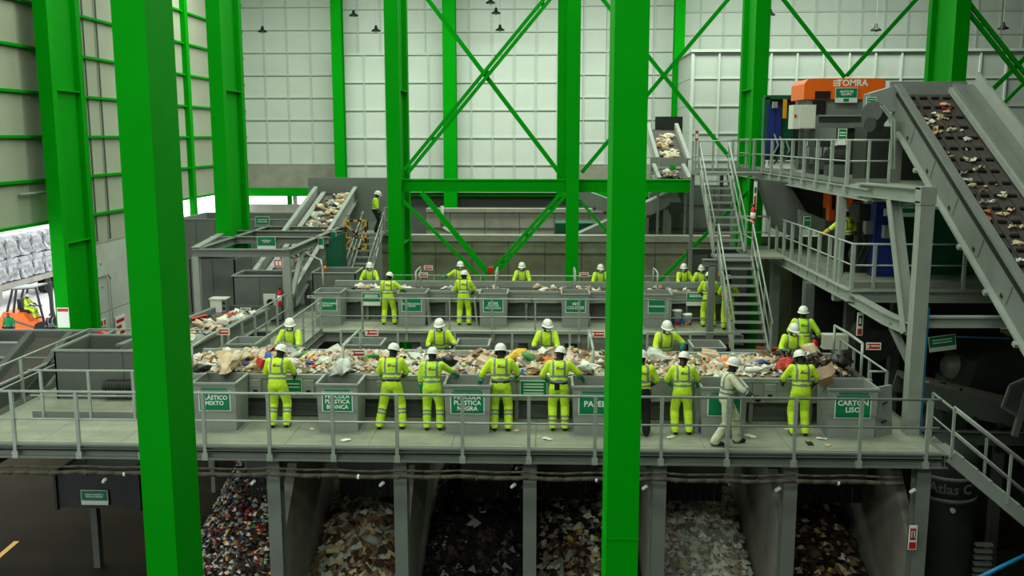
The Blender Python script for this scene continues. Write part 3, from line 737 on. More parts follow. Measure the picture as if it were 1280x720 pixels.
# ================================================================ left: feed belt, frame, hoppers
def incline(name, label, x0, x1, ya, za, yb, zb, side=.35, cleats=0, mats=None, low=.3, brt=None):
    """belt conveyor that runs along Y, from (ya, za) up to (yb, zb)"""
    t = thing(name, label, 'conveyor', ((x0 + x1) / 2, ya, za))
    d = Vector((0, yb - ya, zb - za)); n = Vector((0, -d.z, d.y)).normalized()
    A = lambda x, h: Vector((x, ya, za)) + n * h
    def slab(xa, xb, h0, h1, mt, nm, par=None, s0=0., s1=1.):
        q = MB(); P = [A(xa, h0) + d * s0, A(xb, h0) + d * s0, A(xb, h1) + d * s0, A(xa, h1) + d * s0]; q.prism(P, d * (s1 - s0)); return q.build(nm, mt, par or t)
    b = slab(x0, x1, -.04, 0, RUBBER, 'belt')
    for s, x in ((-1, x0), (1, x1)):
        slab(x - .03 if s > 0 else x - .03, x + .03, -low, side, brt or STEELL, 'side_plate')
        xa, xb = (x - .14, x + .02) if s < 0 else (x - .02, x + .14)
        slab(xa, xb, side - .03, side + .03, brt or STEELL, 'top_flange')
        slab(xa, xb, -low - .03, -low + .03, STEELL, 'bottom_flange')
    return t, d, n, A, slab
fb, fdv, fn, FA, fslab = incline('feed_conveyor', 'inclined feed belt carrying waste behind the overhead frame at left', -10.15, -8.5, 31.1, .6, 42, 3.45, side=.3)
fslab(-9.95, -9.75, .05, .12, STEELL, 'inner_guide')
q = MB(); q.box(-10.6, -6.4, 42.1, 42.25, 2.2, 4.15); q.build('hood_plate', STEEL, fb)
for yy in (33, 40):
    for xx in (-10.2, -8.45):
        q = MB(); q.box(xx - .1, xx + .1, yy - .1, yy + .1, GZ, max(.2, .4 + (yy - 31) * .25)); q.build('leg', STEEL, fb)
# overhead frame
fr = thing('overhead_frame', 'grey overhead frame of steel beams above the feed belt at left', 'frame', (-9.6, 29.5, 0))
for yy, xa, xb in ((29.5, -11.2, -8.1), (33.3, -12.0, -7.7), (35.5, -11.8, -7.7), (37.2, -11.6, -7.7)):
    q = MB(); q.ibeam((xa, yy, 2.3), (xb, yy, 2.3), .2, .24, .03); q.build('crossbeam', STEEL, fr)
for xx in (-11.1, -8.15):
    q = MB(); q.ibeam((xx, 29.5, 2.3), (xx, 37.6, 2.3), .2, .24, .03); q.build('side_beam', STEEL, fr)
q = MB(); q.bar((-11.15, 29.6, 2.45), (-11.9, 34.5, 2.45), .25, .03); q.build('cover_strip', STEELL, fr)
q = MB(); q.box(-8.32, -8.08, 29.4, 29.64, 0, 2.18); q.build('post', STEELL, fr)
q = MB(); q.bar((-8.1, 29.6, .9), (-8.15, 31.4, 2.2), .14, .14); q.build('knee_brace', STEELL, fr)
q = MB(); q.box(-11.2, -11.0, 37.4, 37.6, GZ, 2.18); q.build('post', STEELL, fr)
q = MB(); q.box(-11.2, -11.0, 29.4, 29.6, GZ, 2.18); q.build('post', STEELL, fr)
small_sign(333, 304, 33.15, 24, 17, 'MATERIALES\nMIXTOS', .06, 'green and white hanging notice on the overhead frame', foot=.28)
small_sign(328, 276, 44.4, 18, 11, label='green notice on grey box behind the green column', extra=lines(.1, -.15))
small_sign(348, 329, 29.385, 12, 10, label='red fire point plate on the overhead frame post', face=SIGNR, name='fire_sign', extra=[(-.32, -.04, -.3, .3, SIGNW), (.06, .34, -.3, .3, SIGNW)])
small_sign(401, 304, 33.1, 7, 14, label='narrow green and white notice at right end of overhead frame', foot=.3)
small_sign(417, 297, 35.3, 7, 15, label='narrow green notice on the overhead frame nearest the yellow gate', foot=.02)
extinguisher(atY(350, 383, 29.3), 'red extinguisher with white label on the overhead frame post', .62)
# dark green box right of the feed belt
t = thing('green_housing', 'dark green sheet housing right of the feed belt', 'machine', (-7.6, 34, 0))
q = MB(); q.prism([(-7.85, 33.4, 1.0), (-7.3, 33.4, 1.0), (-7.3, 33.4, 2.5), (-7.85, 33.4, 2.2)], (0, .9, 0)); q.build('body', GREENM, t)
q = MB(); q.box(-7.8, -7.35, 33.45, 34.2, GZ, 1.0); q.build('base', STEELD, t)
# drop hopper between feed belt and near line
def hopper(label, x0, x1, y0, y1, z0, z1, slope=.0, mt=None, inner=None, rim=True, th=.04, name='hopper', seams=0):
    mt = mt or STEEL
    t = thing(name, label, 'hopper', ((x0 + x1) / 2, y0, z0))
    a = slope
    for nm, P, off in (('front_plate', [(x0, y0, z1), (x1, y0, z1), (x1 - a, y0 + a, z0), (x0 + a, y0 + a, z0)], (0, th, 0)), ('back_plate', [(x0, y1 - th, z1), (x1, y1 - th, z1), (x1 - a, y1 - th, z0), (x0 + a, y1 - th, z0)], (0, th, 0)),
                       ('side_plate', [(x0, y0, z1), (x0, y1, z1), (x0 + a, y1, z0), (x0 + a, y0 + a, z0)], (th, 0, 0)), ('side_plate', [(x1 - th, y0, z1), (x1 - th, y1, z1), (x1 - a - th, y1, z0), (x1 - a - th, y0 + a, z0)], (th, 0, 0))):
        q = MB(); q.prism(P, off); q.build(nm, mt, t)
    q = MB(); q.box(x0 + a, x1 - a, y0 + a, y1, z0, z0 + .03); q.build('floor_plate', inner or mt, t)
    if rim:
        q = MB(); q.box(x0 - .04, x1 + .04, y0 - .04, y0 + .03, z1, z1 + .04); q.box(x0 - .04, x1 + .04, y1 - .03, y1 + .04, z1, z1 + .04)
        q.box(x0 - .04, x0 + .03, y0, y1, z1, z1 + .04); q.box(x1 - .03, x1 + .04, y0, y1, z1, z1 + .04); q.build('rim', STEELL, t)
    for k in range(seams):
        xx = x0 + (x1 - x0) * (k + 1) / (seams + 1); q = MB(); q.box(xx - .01, xx + .01, y0 - .012, y0, z0 + .05 + a, z1); q.build('seam', STEELD, t)
    return t
hopper('grey open drop hopper under the overhead frame, left of extinguisher', -10.05, -8.35, 29.8, 31.0, .3, 1.5, 0, seams=1, mt=STEELM)
t = hopper('tall grey sheet bunker behind the drop hopper at left', -11.6, -10.1, 30.2, 32, -1.6, 2.0, 0, rim=False, seams=1, mt=STEELM)
q = MB(); q.box(-11.6, -10.1, 30.18, 30.2, .2, .25); q.build('seam', STEELD, t)
hopper('long grey hopper trough under the green housing', -8.0, -6.5, 31.9, 33.3, .2, 1.3, 0, seams=0)
q = MB(); q.box(-10.0, -8.35, 29.2, 29.45, .2, .62); q.build('feed_housing', STEELD, None, 'dark grey beam below the drop hopper with white lettering', 'machine')
for k, px in enumerate((307, 390)):
    c = atY(px, 386.5 if k == 0 else 371, 29.15 if k == 0 else 31.8); sign(c, .34, .1, 'CB-01A' if k == 0 else 'CB-02', None, 'machine_tag', 'white equipment tag on grey hopper, %s one' % ('left' if k == 0 else 'right'), 'tag', 'equipment tags', border=.004, tsize=.08, face=SIGNW, tcol=TEXTD)
t = thing('control_box', 'small control plate with black knob by the drop hopper', 'control panel', atY(337, 384, 29.6))
c = atY(337, 376, 29.6); q = MB(); q.box(c.x - .2, c.x + .2, c.y, c.y + .06, c.z - .22, c.z + .22); q.build('plate', BEIGEP, t)
q = MB(); q.tube(c + Vector((.03, -.1, -.03)), c + Vector((.03, 0, -.03)), .1, 12); q.build('knob', BLACK, t)
# beige cabinet
c = atY(276, 400, 28.9)
t = thing('electric_cabinet', 'beige electric cabinet with warning stickers beside the walkway', 'cabinet', (c.x, 28.9, 0))
q = MB(); q.box(c.x - .24, c.x + .12, 28.7, 29.05, .1, .92); q.build('body', BEIGEP, t)
q = MB(); q.box(c.x - .27, c.x + .28, 28.67, 29.1, .92, .96); q.build('top', BEIGEP, t)
q = MB(); q.box(c.x + .12, c.x + .26, 28.7, 29.05, .1, .92); q.build('side_door', STEEL, t)
for z_, mt in ((.82, BLACK), (.66, BLACK), (.5, BLACK), (.34, SIGNR)):
    q = MB(); q.box(c.x + .15, c.x + .23, 28.69, 28.7, z_ - .06, z_ + .04); q.build('sticker', mt, t)
q = MB(); q.box(c.x - .2, c.x - .12, 28.75, 29.0, 0, .1); q.box(c.x + .1, c.x + .18, 28.75, 29.0, 0, .1); q.build('stand', STEELD, t)
# lower feed belt that drops waste on the near line
lb_, lv, ln_, LA, lslab = incline('feed_conveyor', 'short dark feed belt dropping waste onto the near line at left', -9.9, -8.35, 21.3, .98, 27.6, .72, side=.12, brt=STEEL)
for xx in (-9.8, -8.45):
    for yy in (22.2, 26.5):
        q = MB(); q.box(xx - .06, xx + .06, yy - .06, yy + .06, 0 if yy < 23 else GZ, .7); q.build('leg', STEEL, lb_)
# grey box store beyond the column
hopper('grey ribbed container beyond the green column at left', -17.6, -8.4, 44.5, 48.5, -3, 2.05, 0, seams=9, rim=True, name='container')

# centre-left staircase to the concrete ledge
stair('narrow grey staircase rising to the concrete ledge at left', (-7.0, 34.2, .1), (-7.0, 38.0, 1.95), .8, 9, rail_ext=.35)
q = MB(); q.box(-7.6, -5.6, 38.0, 39.4, 1.98, 2.06); lp = q.build('ledge_platform', STEEL, None, 'small grey landing at the head of narrow staircase', 'platform')
for xx in (-7.5, -5.7):
    q = MB(); q.box(xx - .06, xx + .06, 38.1, 38.2, GZ, 1.98); q.build('leg', STEEL, lp)
guardrail('short guardrail on the ledge landing beside the lone worker', [(-6.5, 38.05, 2.06), (-5.75, 38.05, 2.06), (-5.65, 39.2, 2.06)], spacing=.6, toe=.1)
gt = thing('safety_gate', 'yellow and black striped safety gate at the narrow staircase', 'gate', atY(443, 310, 36.4))
A_, B_, C_, D_ = atY(432, 276, 36.4), atY(457, 276, 36.4), atY(457, 311, 36.4), atY(432, 311, 36.4)
def striped(a, b, n, par, wd=.07):
    for i in range(n):
        q = MB(); q.bar(a.lerp(b, i / n), a.lerp(b, (i + 1) / n), wd, wd, (0, 1, 0)); q.build('stripe', YELLOW if i % 2 == 0 else BLACK, par)
for a, b, n in ((A_, B_, 5), (B_, C_, 5), (C_, D_, 5), (D_, A_, 5)): striped(a, b, n, gt)
striped(A_.lerp(D_, .15), B_.lerp(C_, .75), 3, gt, .05); striped(D_.lerp(A_, .15), B_.lerp(C_, .15), 3, gt, .05); striped(A_.lerp(D_, .6), B_.lerp(C_, .6), 3, gt, .05)
t = thing('belt_arch', 'bent grey tube with warning lamp at left end of far belt', 'frame', (X_(404, 360, 30.3), 30.3, .9), 'pull-cord frames over the belts')
c = Vector((X_(404, 360, 30.3), 30.3, .95)); q = MB(); q.path([c, c + Vector((0, 0, .75)), c + Vector((-.1, .2, 1.0)), c + Vector((-.6, .5, 1.15))], .03, 8); q.build('tube', GALV, t, smooth=True)
q = MB(); q.lathe([(.05, 0), (.06, .08), (.02, .14)], c + Vector((.08, 0, .7)), 10); q.build('warning_lamp', ORANGE, t, smooth=True)

# ---- left foreground: hopper in the deck, rails, containers
hopper('grey deck hopper with open top at the left of near deck', X_(68, 452, 20.6), X_(196, 452, 20.6), 20.6, 22.3, -.3, 1.12, 0, seams=2, mt=STEELM)
for k, px in enumerate((142, 160)):
    c = atY(px, 482, 20.55); t = thing('drive_motor', 'dark drive motor on the deck hopper, %s one' % ('left' if k == 0 else 'right'), 'motor', c, 'hopper motors')
    q = MB(); q.tube(c + Vector((-.22, 0, 0)), c + Vector((.18, 0, 0)), .12, 12); q.build('housing', DARKM, t)
    for i in range(5):
        q = MB(); q.tube(c + Vector((-.16 + i * .07, 0, 0)), c + Vector((-.14 + i * .07, 0, 0)), .14, 12); q.build('cooling_fin', DARKM, t)
    q = MB(); q.box(c.x - .2, c.x + .1, c.y - .08, c.y + .1, c.z - .24, c.z - .12); q.build('foot', STEELD, t)
guardrail('inner guardrail around the deck hopper at left', [(X_(42, 535, 19.1), 19.1, 0), (X_(190, 535, 19.1), 19.1, 0)], posts=[(X_(p, 535, 19.1), 19.1, 0) for p in (56, 115, 170)], mids=(.5,), toe=.14)
guardrail('guardrail at the far left running back from the deck hopper', [(-11.7, 18.6, 0), (-11.7, 23.4, 0), (-8.75, 23.4, 0)], spacing=1.4, toe=.12)
hopper('long grey open container behind the far left guardrail', -15.5, -11.95, 23.7, 25.3, -1.4, .6, 0, seams=1, name='container', mt=STEELM)
hopper('low grey trough beside the far left guardrail', -13.6, -11.9, 19.2, 22.2, -1.2, .55, .1, seams=1, mt=STEELM)
ib, iv, in_, IA, islab = incline('feed_conveyor', 'dark inclined belt beside the far left guardrail', -12.9, -12.0, 18.2, -1.0, 23.0, .9, side=.18, brt=STEELD)
extinguisher(atY(83, 446, 23.3), 'red extinguisher hanging on the far left guardrail', .5)
t = thing('hose_reel', 'round red and white hose reel behind the far left guardrail', 'hose reel', atY(125, 428, 24))
c = atY(125, 424, 24.0); q = MB(); q.tube(c, c + Vector((0, .15, 0)), .2, 18); q.build('drum', RED, t); q = MB(); q.tube(c - Vector((0, .02, 0)), c, .1, 14); q.build('hub', SIGNW, t)

# ---- under the deck, left
hb = thing('hanging_housing', 'dark conveyor housing hanging under the near deck at left', 'machine', atY(122, 650, 21))
a, b = atY(70, 592, 21), atY(174, 636, 21)
q = MB(); q.box(a.x, b.x, 21, 22.6, b.z, a.z); q.build('housing', DARKM, hb)
q = MB(); q.box(a.x - .06, a.x, 20.95, 22.6, b.z - .05, a.z + .05); q.box(b.x, b.x + .06, 20.95, 22.6, b.z - .05, a.z + .05); q.build('end_flange', DARKM, hb)
q = MB(); q.box(X_(115, 640, 21.5), X_(123, 640, 21.5), 21.4, 21.6, GZ, b.z); q.build('support_post', STEELD, hb)
for xx in (a.x + .3, b.x - .3):
    q = MB(); q.bar((xx, 21.8, a.z), (xx, 21.8, -.3), .06); q.build('hanger', STEELD, hb)
small_sign(118, 622, 20.95, 37, 21, 'ZONA TRANSITO\nMONTACARGAS', .055, 'white and green notice on the housing under the near deck', foot=.26)

# ================================================================ right: two-flight staircase
xs = 5.62
stair('lower flight of the steep grey staircase behind near line', (xs, 25.3, 0), (xs, 28.0, 2.4), .95, 11)
stair('upper flight of the steep grey staircase to the high deck', (xs, 28.9, 2.4), (xs, 32.0, 4.75), .9, 11)
ld = thing('stair_landing', 'grey landing halfway up the steep staircase', 'landing', (xs, 28.4, 0))
q = MB(); q.box(xs - .55, xs + .55, 28.0, 28.9, 2.34, 2.42); q.build('plate', STEEL, ld)
q = MB(); q.ibeam((xs - .95, 28.0, 2.25), (xs + .6, 28.0, 2.25), .2, .2, .03); q.build('beam', STEEL, ld)
q = MB(); q.box(X_(885, 360, 28), X_(893, 360, 28), 27.9, 28.1, -.4, 2.2); q.build('post', STEEL, ld)
for sx in (-.5, .5):
    for zz in (.6, 1.2, 1.8):
        pass
for k in range(5):
    for s in (-1, 1):
        z_ = .25 + k * .5; y_ = 25.3 + 2.7 * (z_ / 2.4); q = MB(); q.tube((xs + s * .505, y_ - .03, z_), (xs + s * .515, y_ - .03, z_), .06, 10)
q = MB(); q.box(xs - .55, 7.2, 32.0, 33.4, 4.66, 4.75); tl = q.build('stair_landing', STEEL, None, 'top landing where the steep staircase meets the high deck', 'landing')
for xx in (xs - .5, xs + .5):
    q = MB(); q.box(xx - .06, xx + .06, 33.2, 33.32, GZ, 4.66); q.build('leg', STEEL, tl)
guardrail('guardrail around the top landing of the steep staircase', [(xs - .5, 32.1, 4.75), (xs - .5, 33.4, 4.75), (xs + 1.6, 33.4, 4.75)], spacing=.7, toe=.1)
small_sign(871, 170, 32.4, 5, 14, label='red warning strip sign on the top landing rail', face=SIGNR, name='warning_sign', extra=[(-.3, .3, -.2, .2, SIGNW)])
# bucket-clean: yellow hazard studs on the lower stringers
for k in range(8):
    s = -1 if k % 2 else 1; f = (k // 2 + .5) / 4.2
    p = Vector((xs + s * .51, 25.3 + 2.7 * f, 2.4 * f)); q = MB(); q.bar(p + Vector((s * .02, -.02, -.09)), p + Vector((s * .02, .06, .06)), .012, .07)
    q.build('hazard_tape', YELLOW, None, 'short yellow hazard tape on the staircase stringer, %s from foot, %s side' % (['lowest', 'second', 'third', 'fourth'][k // 2], 'left' if s < 0 else 'right'), 'tape', 'hazard tapes')

q = MB(); q.box(5.1, 7.3, 33.6, 34.0, -2.5, 2.0); dh = q.build('stair_backing_block', DARKM, None, 'dark block added behind the steep staircase treads', 'machine')  # dark block added so the gaps between treads read dark
for k in range(3):
    q = MB(); q.box(5.2 + k * .7, 5.8 + k * .7, 33.57, 33.6, .3, 1.8); q.build('access_panel', STEELD, dh)
# ---- mezzanine decks
def deckbox(label, x0, x1, y0, y1, z, nm='mezzanine_deck', h=.28, plates=4, legs=()):
    t = thing(nm, label, 'platform', ((x0 + x1) / 2, y0, z - h))
    for k in range(plates):
        a = y0 + (y1 - y0) * k / plates; b = y0 + (y1 - y0) * (k + 1) / plates
        q = MB(); q.box(x0, x1, a + .004, b - .004, z - .03, z); q.build('deck_plate', DECK, t)
        q = MB(); q.ibeam((x0, b - .1, z - .17), (x1, b - .1, z - .17), .12, .24, .02); q.build('joist', STEELD, t)
    q = MB(); q.ibeam((x0, y0, z - h / 2 - .03), (x0, y1, z - h / 2 - .03), .2, h, .03); q.build('edge_beam', STEELL, t)
    q = MB(); q.ibeam((x0, y0, z - h / 2 - .03), (x1, y0, z - h / 2 - .03), .2, h, .03); q.build('edge_beam', STEELL, t)
    for (lx, ly, z0) in legs:
        q = MB(); q.ibeam((lx, ly, z0), (lx, ly, z - h), .26, .28, .035, (0, 1, 0)); q.build('leg', STEELL, t)
    return t
ZU, ZL = 4.8, 2.4
up_ = deckbox('high mezzanine deck carrying the orange sorter', 7.35, 14, 21.6, 37.6, ZU, plates=8, legs=((7.4, 37.2, GZ),))
xe = 8.05
guardrail('guardrail along the left edge of the high deck', [(7.3, 37.5, ZU), (7.3, 23.3, ZU)], spacing=1.25, toe=.12, drop=.2, pr=.045)
guardrail('guardrail before the orange sorter on the high deck', [(7.3, 23.3, ZU), (8.3, 23.3, ZU)], spacing=.5, toe=.12)
# cantilevered frame at the near corner
q = MB(); q.ibeam((7.38, 22.5, 4.72), (7.38, 18.6, 4.8), .26, .3, .035); cf = q.build('corner_frame', STEELL, None, 'pale steel frame carrying the near corner of the high deck', 'frame')
q = MB(); q.bar((7.4, 18.7, .0), (7.4, 18.7, 4.66), .27, .27); q.bar((7.4, 18.7, 4.62), (7.4, 18.7, 4.97), .3, .3); q.build('corner_post', STEELL, cf)
q = MB(); q.bar((7.27, 23.5, 1.9), (7.27, 23.5, 4.5), .19, .19); q.build('inner_post', STEELL, cf)
q = MB(); q.ibeam((7.36, 20.3, 4.62), (7.36, 19.0, 2.0), .2, .24, .03, (1, 0, 0)); q.build('raking_strut', STEELL, cf)
q = MB(); q.ibeam((7.5, 18.8, 2.28), (10.5, 18.9, 2.28), .2, .22, .03); q.build('low_beam', STEELL, cf)
q = MB(); q.ibeam((7.28, 22.3, 2.15), (7.3, 20.1, 2.1), .2, .26, .03); q.build('low_beam', STEELL, cf)
q = MB(); q.ibeam((7.3, 20.1, 2.1), (7.4, 18.8, 2.1), .2, .26, .03); q.build('low_beam', STEELL, cf)
q = MB(); q.bar((7.33, 19.9, 2.0), (7.4, 18.85, 1.35), .12, .12, (1, 0, 0)); q.build('knee_brace', STEEL, cf)
q = MB(); q.tube((7.57, 18.6, 0), (7.57, 18.6, 2.6), .015, 6); q.build('blue_pipe', BLUEPIPE, cf)
lo_ = deckbox('low mezzanine deck under the high deck at right', 7.2, 13.5, 22.2, 30.2, ZL, plates=5, legs=((7.3, 26.1, GZ), (7.3, 29.9, GZ)))
q = MB(); q.box(6.1, 7.2, 28.2, 30.2, ZL - .06, ZL); q.build('bridge_plate', DECK, lo_)
guardrail('guardrail along the left edge of the low mezzanine deck', [(7.22, 29.6, ZL), (7.22, 22.25, ZL)], spacing=.98, toe=.14, drop=.22, pr=.045)
guardrail('guardrail along the front edge of the low mezzanine deck', [(7.22, 22.25, ZL), (10.6, 22.25, ZL)], posts=[(7.22, 22.25, ZL), (7.72, 22.25, ZL), (9.8, 22.25, ZL)], toe=.14, pr=.04)
guardrail('short guardrail joining staircase landing and low mezzanine deck', [(6.15, 28.1, ZL), (6.15, 30.1, ZL), (7.1, 30.1, ZL)], spacing=.9, toe=.1)
extinguisher(atY(941, 280, 28.6), 'red extinguisher hanging by the staircase landing', .6)

# ---- machinery on the high deck
def blk(par, nm, mt, a, b, Y, d, **k):
    A, B = atY(a[0], a[1], Y), atY(b[0], b[1], Y); q = MB(); q.box(min(A.x, B.x), max(A.x, B.x), Y, Y + d, min(A.z, B.z), max(A.z, B.z)); return q.build(nm, mt, par, **k)
YT = 29.0
so = thing('optical_sorter', 'orange topped optical sorter on the high deck behind the big belt', 'machine', (9.2, YT, ZU))
A, B = atY(1006, 98, YT), atY(1106, 124, YT)
q = MB(); zt, zb_ = A.z, B.z
q.prism([(A.x, YT, zb_), (A.x, YT, zt - .16), (A.x + .1, YT, zt - .02), (A.x + .25, YT, zt), (B.x - .15, YT, zt), (B.x, YT, zt - .08), (B.x, YT, zb_)], (0, 1.5, 0)); hd = q.build('orange_hood', ORANGE, so)
blk(so, 'vent_window', BLACK, (1019, 114), (1038, 123.5), YT - .02, .03)
blk(so, 'side_window', BLACK, (1016, 126), (1032, 143), YT + .05, .04)
blk(so, 'body', STEEL, (1012, 124), (1105, 160), YT + .1, 1.6)
blk(so, 'dark_slot', DARKM, (1024, 145), (1076, 152), YT + .06, .05)
blk(so, 'lower_body', DARKM, (1020, 160), (1105, 219), YT + .4, 1.2)
blk(so, 'lower_louvres', STEELD, (1068, 178), (1105, 205), YT + .3, .1)
blk(so, 'frame_bar', STEELL, (1024, 143.5), (1080, 145.5), YT + .02, .1)
c = atY(1058, 104, YT - .01)
tm = text_mesh('TOMRA', .26, TEXTW); o = bpy.data.objects.new('lettering', tm); COL.objects.link(o); o.parent = hd; o.matrix_local = Matrix.Translation(Vector((c.x + .18, YT - .004, c.z)) - Vector(WO[hd.name])) @ FACE_CAM.to_4x4()
lg = MB()
for i in range(3):
    for j in range(3):
        lg.box(c.x - .38 + i * .065, c.x - .38 + i * .065 + .045, YT - .008, YT, c.z - .09 + j * .065, c.z - .09 + j * .065 + .045)
lg.build('logo', TEXTW, hd)
small_sign(1058, 119, YT - .05, 27, 18, 'AJUSTE DE\nEQUIPO', .085, 'green and white notice on the front of orange sorter', foot=.3, extra=[(-.12, .12, -.44, -.22, SIGNG)])
small_sign(1089, 126, 24.35, 12, 9, label='green notice beside the belt head motor', extra=lines(.12, -.2))
small_sign(1053, 171, 23.5, 11, 20, label='green and white notice on the high deck guardrail', foot=.35, extra=lines(.22, .05))
cb = thing('electric_cabinet', 'white electric cabinet before the orange sorter', 'cabinet', atY(1005, 162, 27.6))
blk(cb, 'body', BEIGEP, (992, 131), (1019, 161), 27.6, .5); blk(cb, 'door', BEIGEP, (1001, 132), (1018.5, 160), 27.57, .03); blk(cb, 'knob', RED, (993.5, 143), (995.5, 146.5), 27.56, .04)
blk(cb, 'stand', STEELD, (1000, 161), (1003, 205), 27.8, .1); blk(cb, 'stand', STEELD, (1014, 161), (1017, 205), 27.8, .1)
gm = thing('baler_unit', 'blue and green machine with cables at the far end of high deck', 'machine', atY(970, 205, 33))
blk(gm, 'green_frame', GREENM, (957, 119), (1006, 124), 33, .3); blk(gm, 'green_post', GREENM, (956, 122), (960, 196), 33, .3); blk(gm, 'blue_panel', BLUEM, (961, 130), (967, 192), 32.9, .2)
blk(gm, 'blue_panel', BLUEM, (970, 132), (975, 185), 32.9, .2); blk(gm, 'grey_box', STEELL, (967, 127), (972, 135), 32.6, .2); blk(gm, 'green_panel', GREENM, (976, 135), (990, 196), 33.1, .8)
blk(gm, 'warning_strip', YELLOW, (979.5, 124), (983, 148), 32.5, .04); blk(gm, 'core', DARKM, (960, 124), (1000, 200), 33.3, 1.4)
for i in range(6):
    p = atY(968 + i * 3.5, 168 + (i * 7) % 11, 32.4); q = MB(); q.path([p, p + Vector((.12, -.1, -.35)), p + Vector((-.05, .05, -.8))], .025, 6); q.build('cable', BLACK if i % 2 else STEELL, gm)
mo = thing('drive_motor', 'dark finned motor on the high deck under orange sorter', 'motor', atY(1047, 212, 27.2))
c = atY(1046, 197, 27.2); q = MB(); q.tube(c + Vector((-.3, 0, 0)), c + Vector((.28, 0, 0)), .22, 14); q.build('housing', DARKM, mo)
for i in range(7):
    q = MB(); q.tube(c + Vector((-.24 + i * .07, 0, 0)), c + Vector((-.22 + i * .07, 0, 0)), .245, 14); q.build('cooling_fin', DARKM, mo)
q = MB(); q.box(c.x - .3, c.x + .2, c.y - .15, c.y + .15, ZU, c.z - .18); q.build('foot', STEELD, mo)
vl = thing('valve_block', 'pale valve block with hoses below the white cabinet', 'machine', atY(1012, 208, 27.9))
blk(vl, 'plate', STEELL, (1000, 160), (1045, 176), 28.2, .1); blk(vl, 'bench', STEELD, (998, 198), (1040, 212), 28, .4)
for i in range(6):
    blk(vl, 'valve', STEELL, (1003 + i * 7, 184), (1006 + i * 7, 196), 27.9, .12)
for px in (1007, 1044): blk(vl, 'warning_plate', SIGNW, (px - 2.5, 175), (px + 2.5, 182), 27.85, .02)

# ---- machinery on the low deck
YL = 27.0
s2 = thing('optical_sorter', 'orange sorter cabinet on the low deck behind the worker', 'machine', atY(1060, 340, YL + 1))
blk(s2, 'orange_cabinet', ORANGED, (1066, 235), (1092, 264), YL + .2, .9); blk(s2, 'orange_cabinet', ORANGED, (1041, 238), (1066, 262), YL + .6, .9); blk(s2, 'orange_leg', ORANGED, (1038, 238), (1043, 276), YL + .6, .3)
blk(s2, 'seam', BLACK, (1066, 250), (1092, 252), YL + .18, .04); blk(s2, 'core', DARKM, (1044, 262), (1095, 340), YL + .7, 1.2)
s3 = thing('baler_unit', 'dark green and blue machine on the low deck behind guardrail', 'machine', atY(1120, 365, 24))
blk(s3, 'green_panel', GREENM, (1115, 238), (1215, 372), 24.6, 1.5); blk(s3, 'blue_panel', BLUEM, (1096, 250), (1115, 352), 24.2, .4); blk(s3, 'grey_box', STEELL, (1106, 282), (1117, 298), 24.0, .25)
blk(s3, 'grey_box', STEEL, (1083, 277), (1095, 293), 24.3, .25); blk(s3, 'white_tag', SIGNW, (1105, 261), (1109, 270), 24.17, .03); blk(s3, 'grey_lamp', STEELL, (1084, 246), (1094, 255), 24.5, .25)
blk(s3, 'green_frame', GREENM, (1092, 237), (1150, 242), 24.2, .3); blk(s3, 'dark_bay', DARKM, (1075, 256), (1097, 350), 24.9, .8)
for i in range(5):
    p = atY(1078 + i * 4, 290 + (i * 9) % 17, 24.5); q = MB(); q.path([p, p + Vector((.06, -.08, -.3)), p + Vector((-.08, 0, -.75))], .025, 6); q.build('cable', BLACK, s3)
small_sign(1138, 258, 24.1, 27, 26, 'PELIGRO\nEQUIPO EN\nMOVIMIENTO', .075, 'green notice on the dark green machine under high deck', foot=.16)
ch = thing('transfer_chute', 'dark sloping transfer chute under the high deck', 'chute', atY(1000, 300, 29))
q = MB(); P = [atY(957, 225, 29), atY(985, 228, 29), atY(1010, 268, 29), atY(1000, 300, 29), atY(978, 290, 29)]; q.prism(P, (0, 1.5, 0)); q.build('plate', STEELD, ch)
q = MB(); q.prism([atY(982, 226, 29.3), atY(1040, 228, 29.3), atY(1040, 282, 29.3), atY(1003, 268, 29.3)], (0, 1.5, 0)); q.build('plate', DARKM, ch)
q = MB(); q.prism([atY(1000, 262, 28.6), atY(1040, 278, 28.6), atY(1040, 292, 28.6), atY(1000, 285, 28.6)], (0, .3, 0)); q.build('trough', STEEL, ch)
small_sign(1009, 277, 28.4, 9, 13, label='small green notice on the dark transfer chute', extra=lines(.1))
small_sign(1075, 405, 21.8, 8, 30, label='white and red prohibition sign hanging below the low deck', face=SIGNW, name='prohibition_sign', extra=[(-.36, .36, -.46, -.2, SIGNR), (-.3, .3, .26, .36, BLACK), (-.3, .3, -.08, 0, BLACK), (-.3, -.16, -.02, .3, BLACK), (.16, .3, -.02, .3, BLACK)])
small_sign(944, 245, 30, 4, 36, label='tall narrow white sign on the post by the staircase', face=SIGNW, name='vertical_sign', extra=[(-.3, .3, -.4, 0, SIGNR), (-.3, .3, .1, .3, TEXTD)])
c = atY(944, 245, 30.06); q = MB(); q.box(c.x - .05, c.x + .05, 30.02, 30.12, 2.4, c.z + .5); q.build('sign_post', STEELD, None, 'dark slim post carrying the tall narrow sign by staircase', 'post')

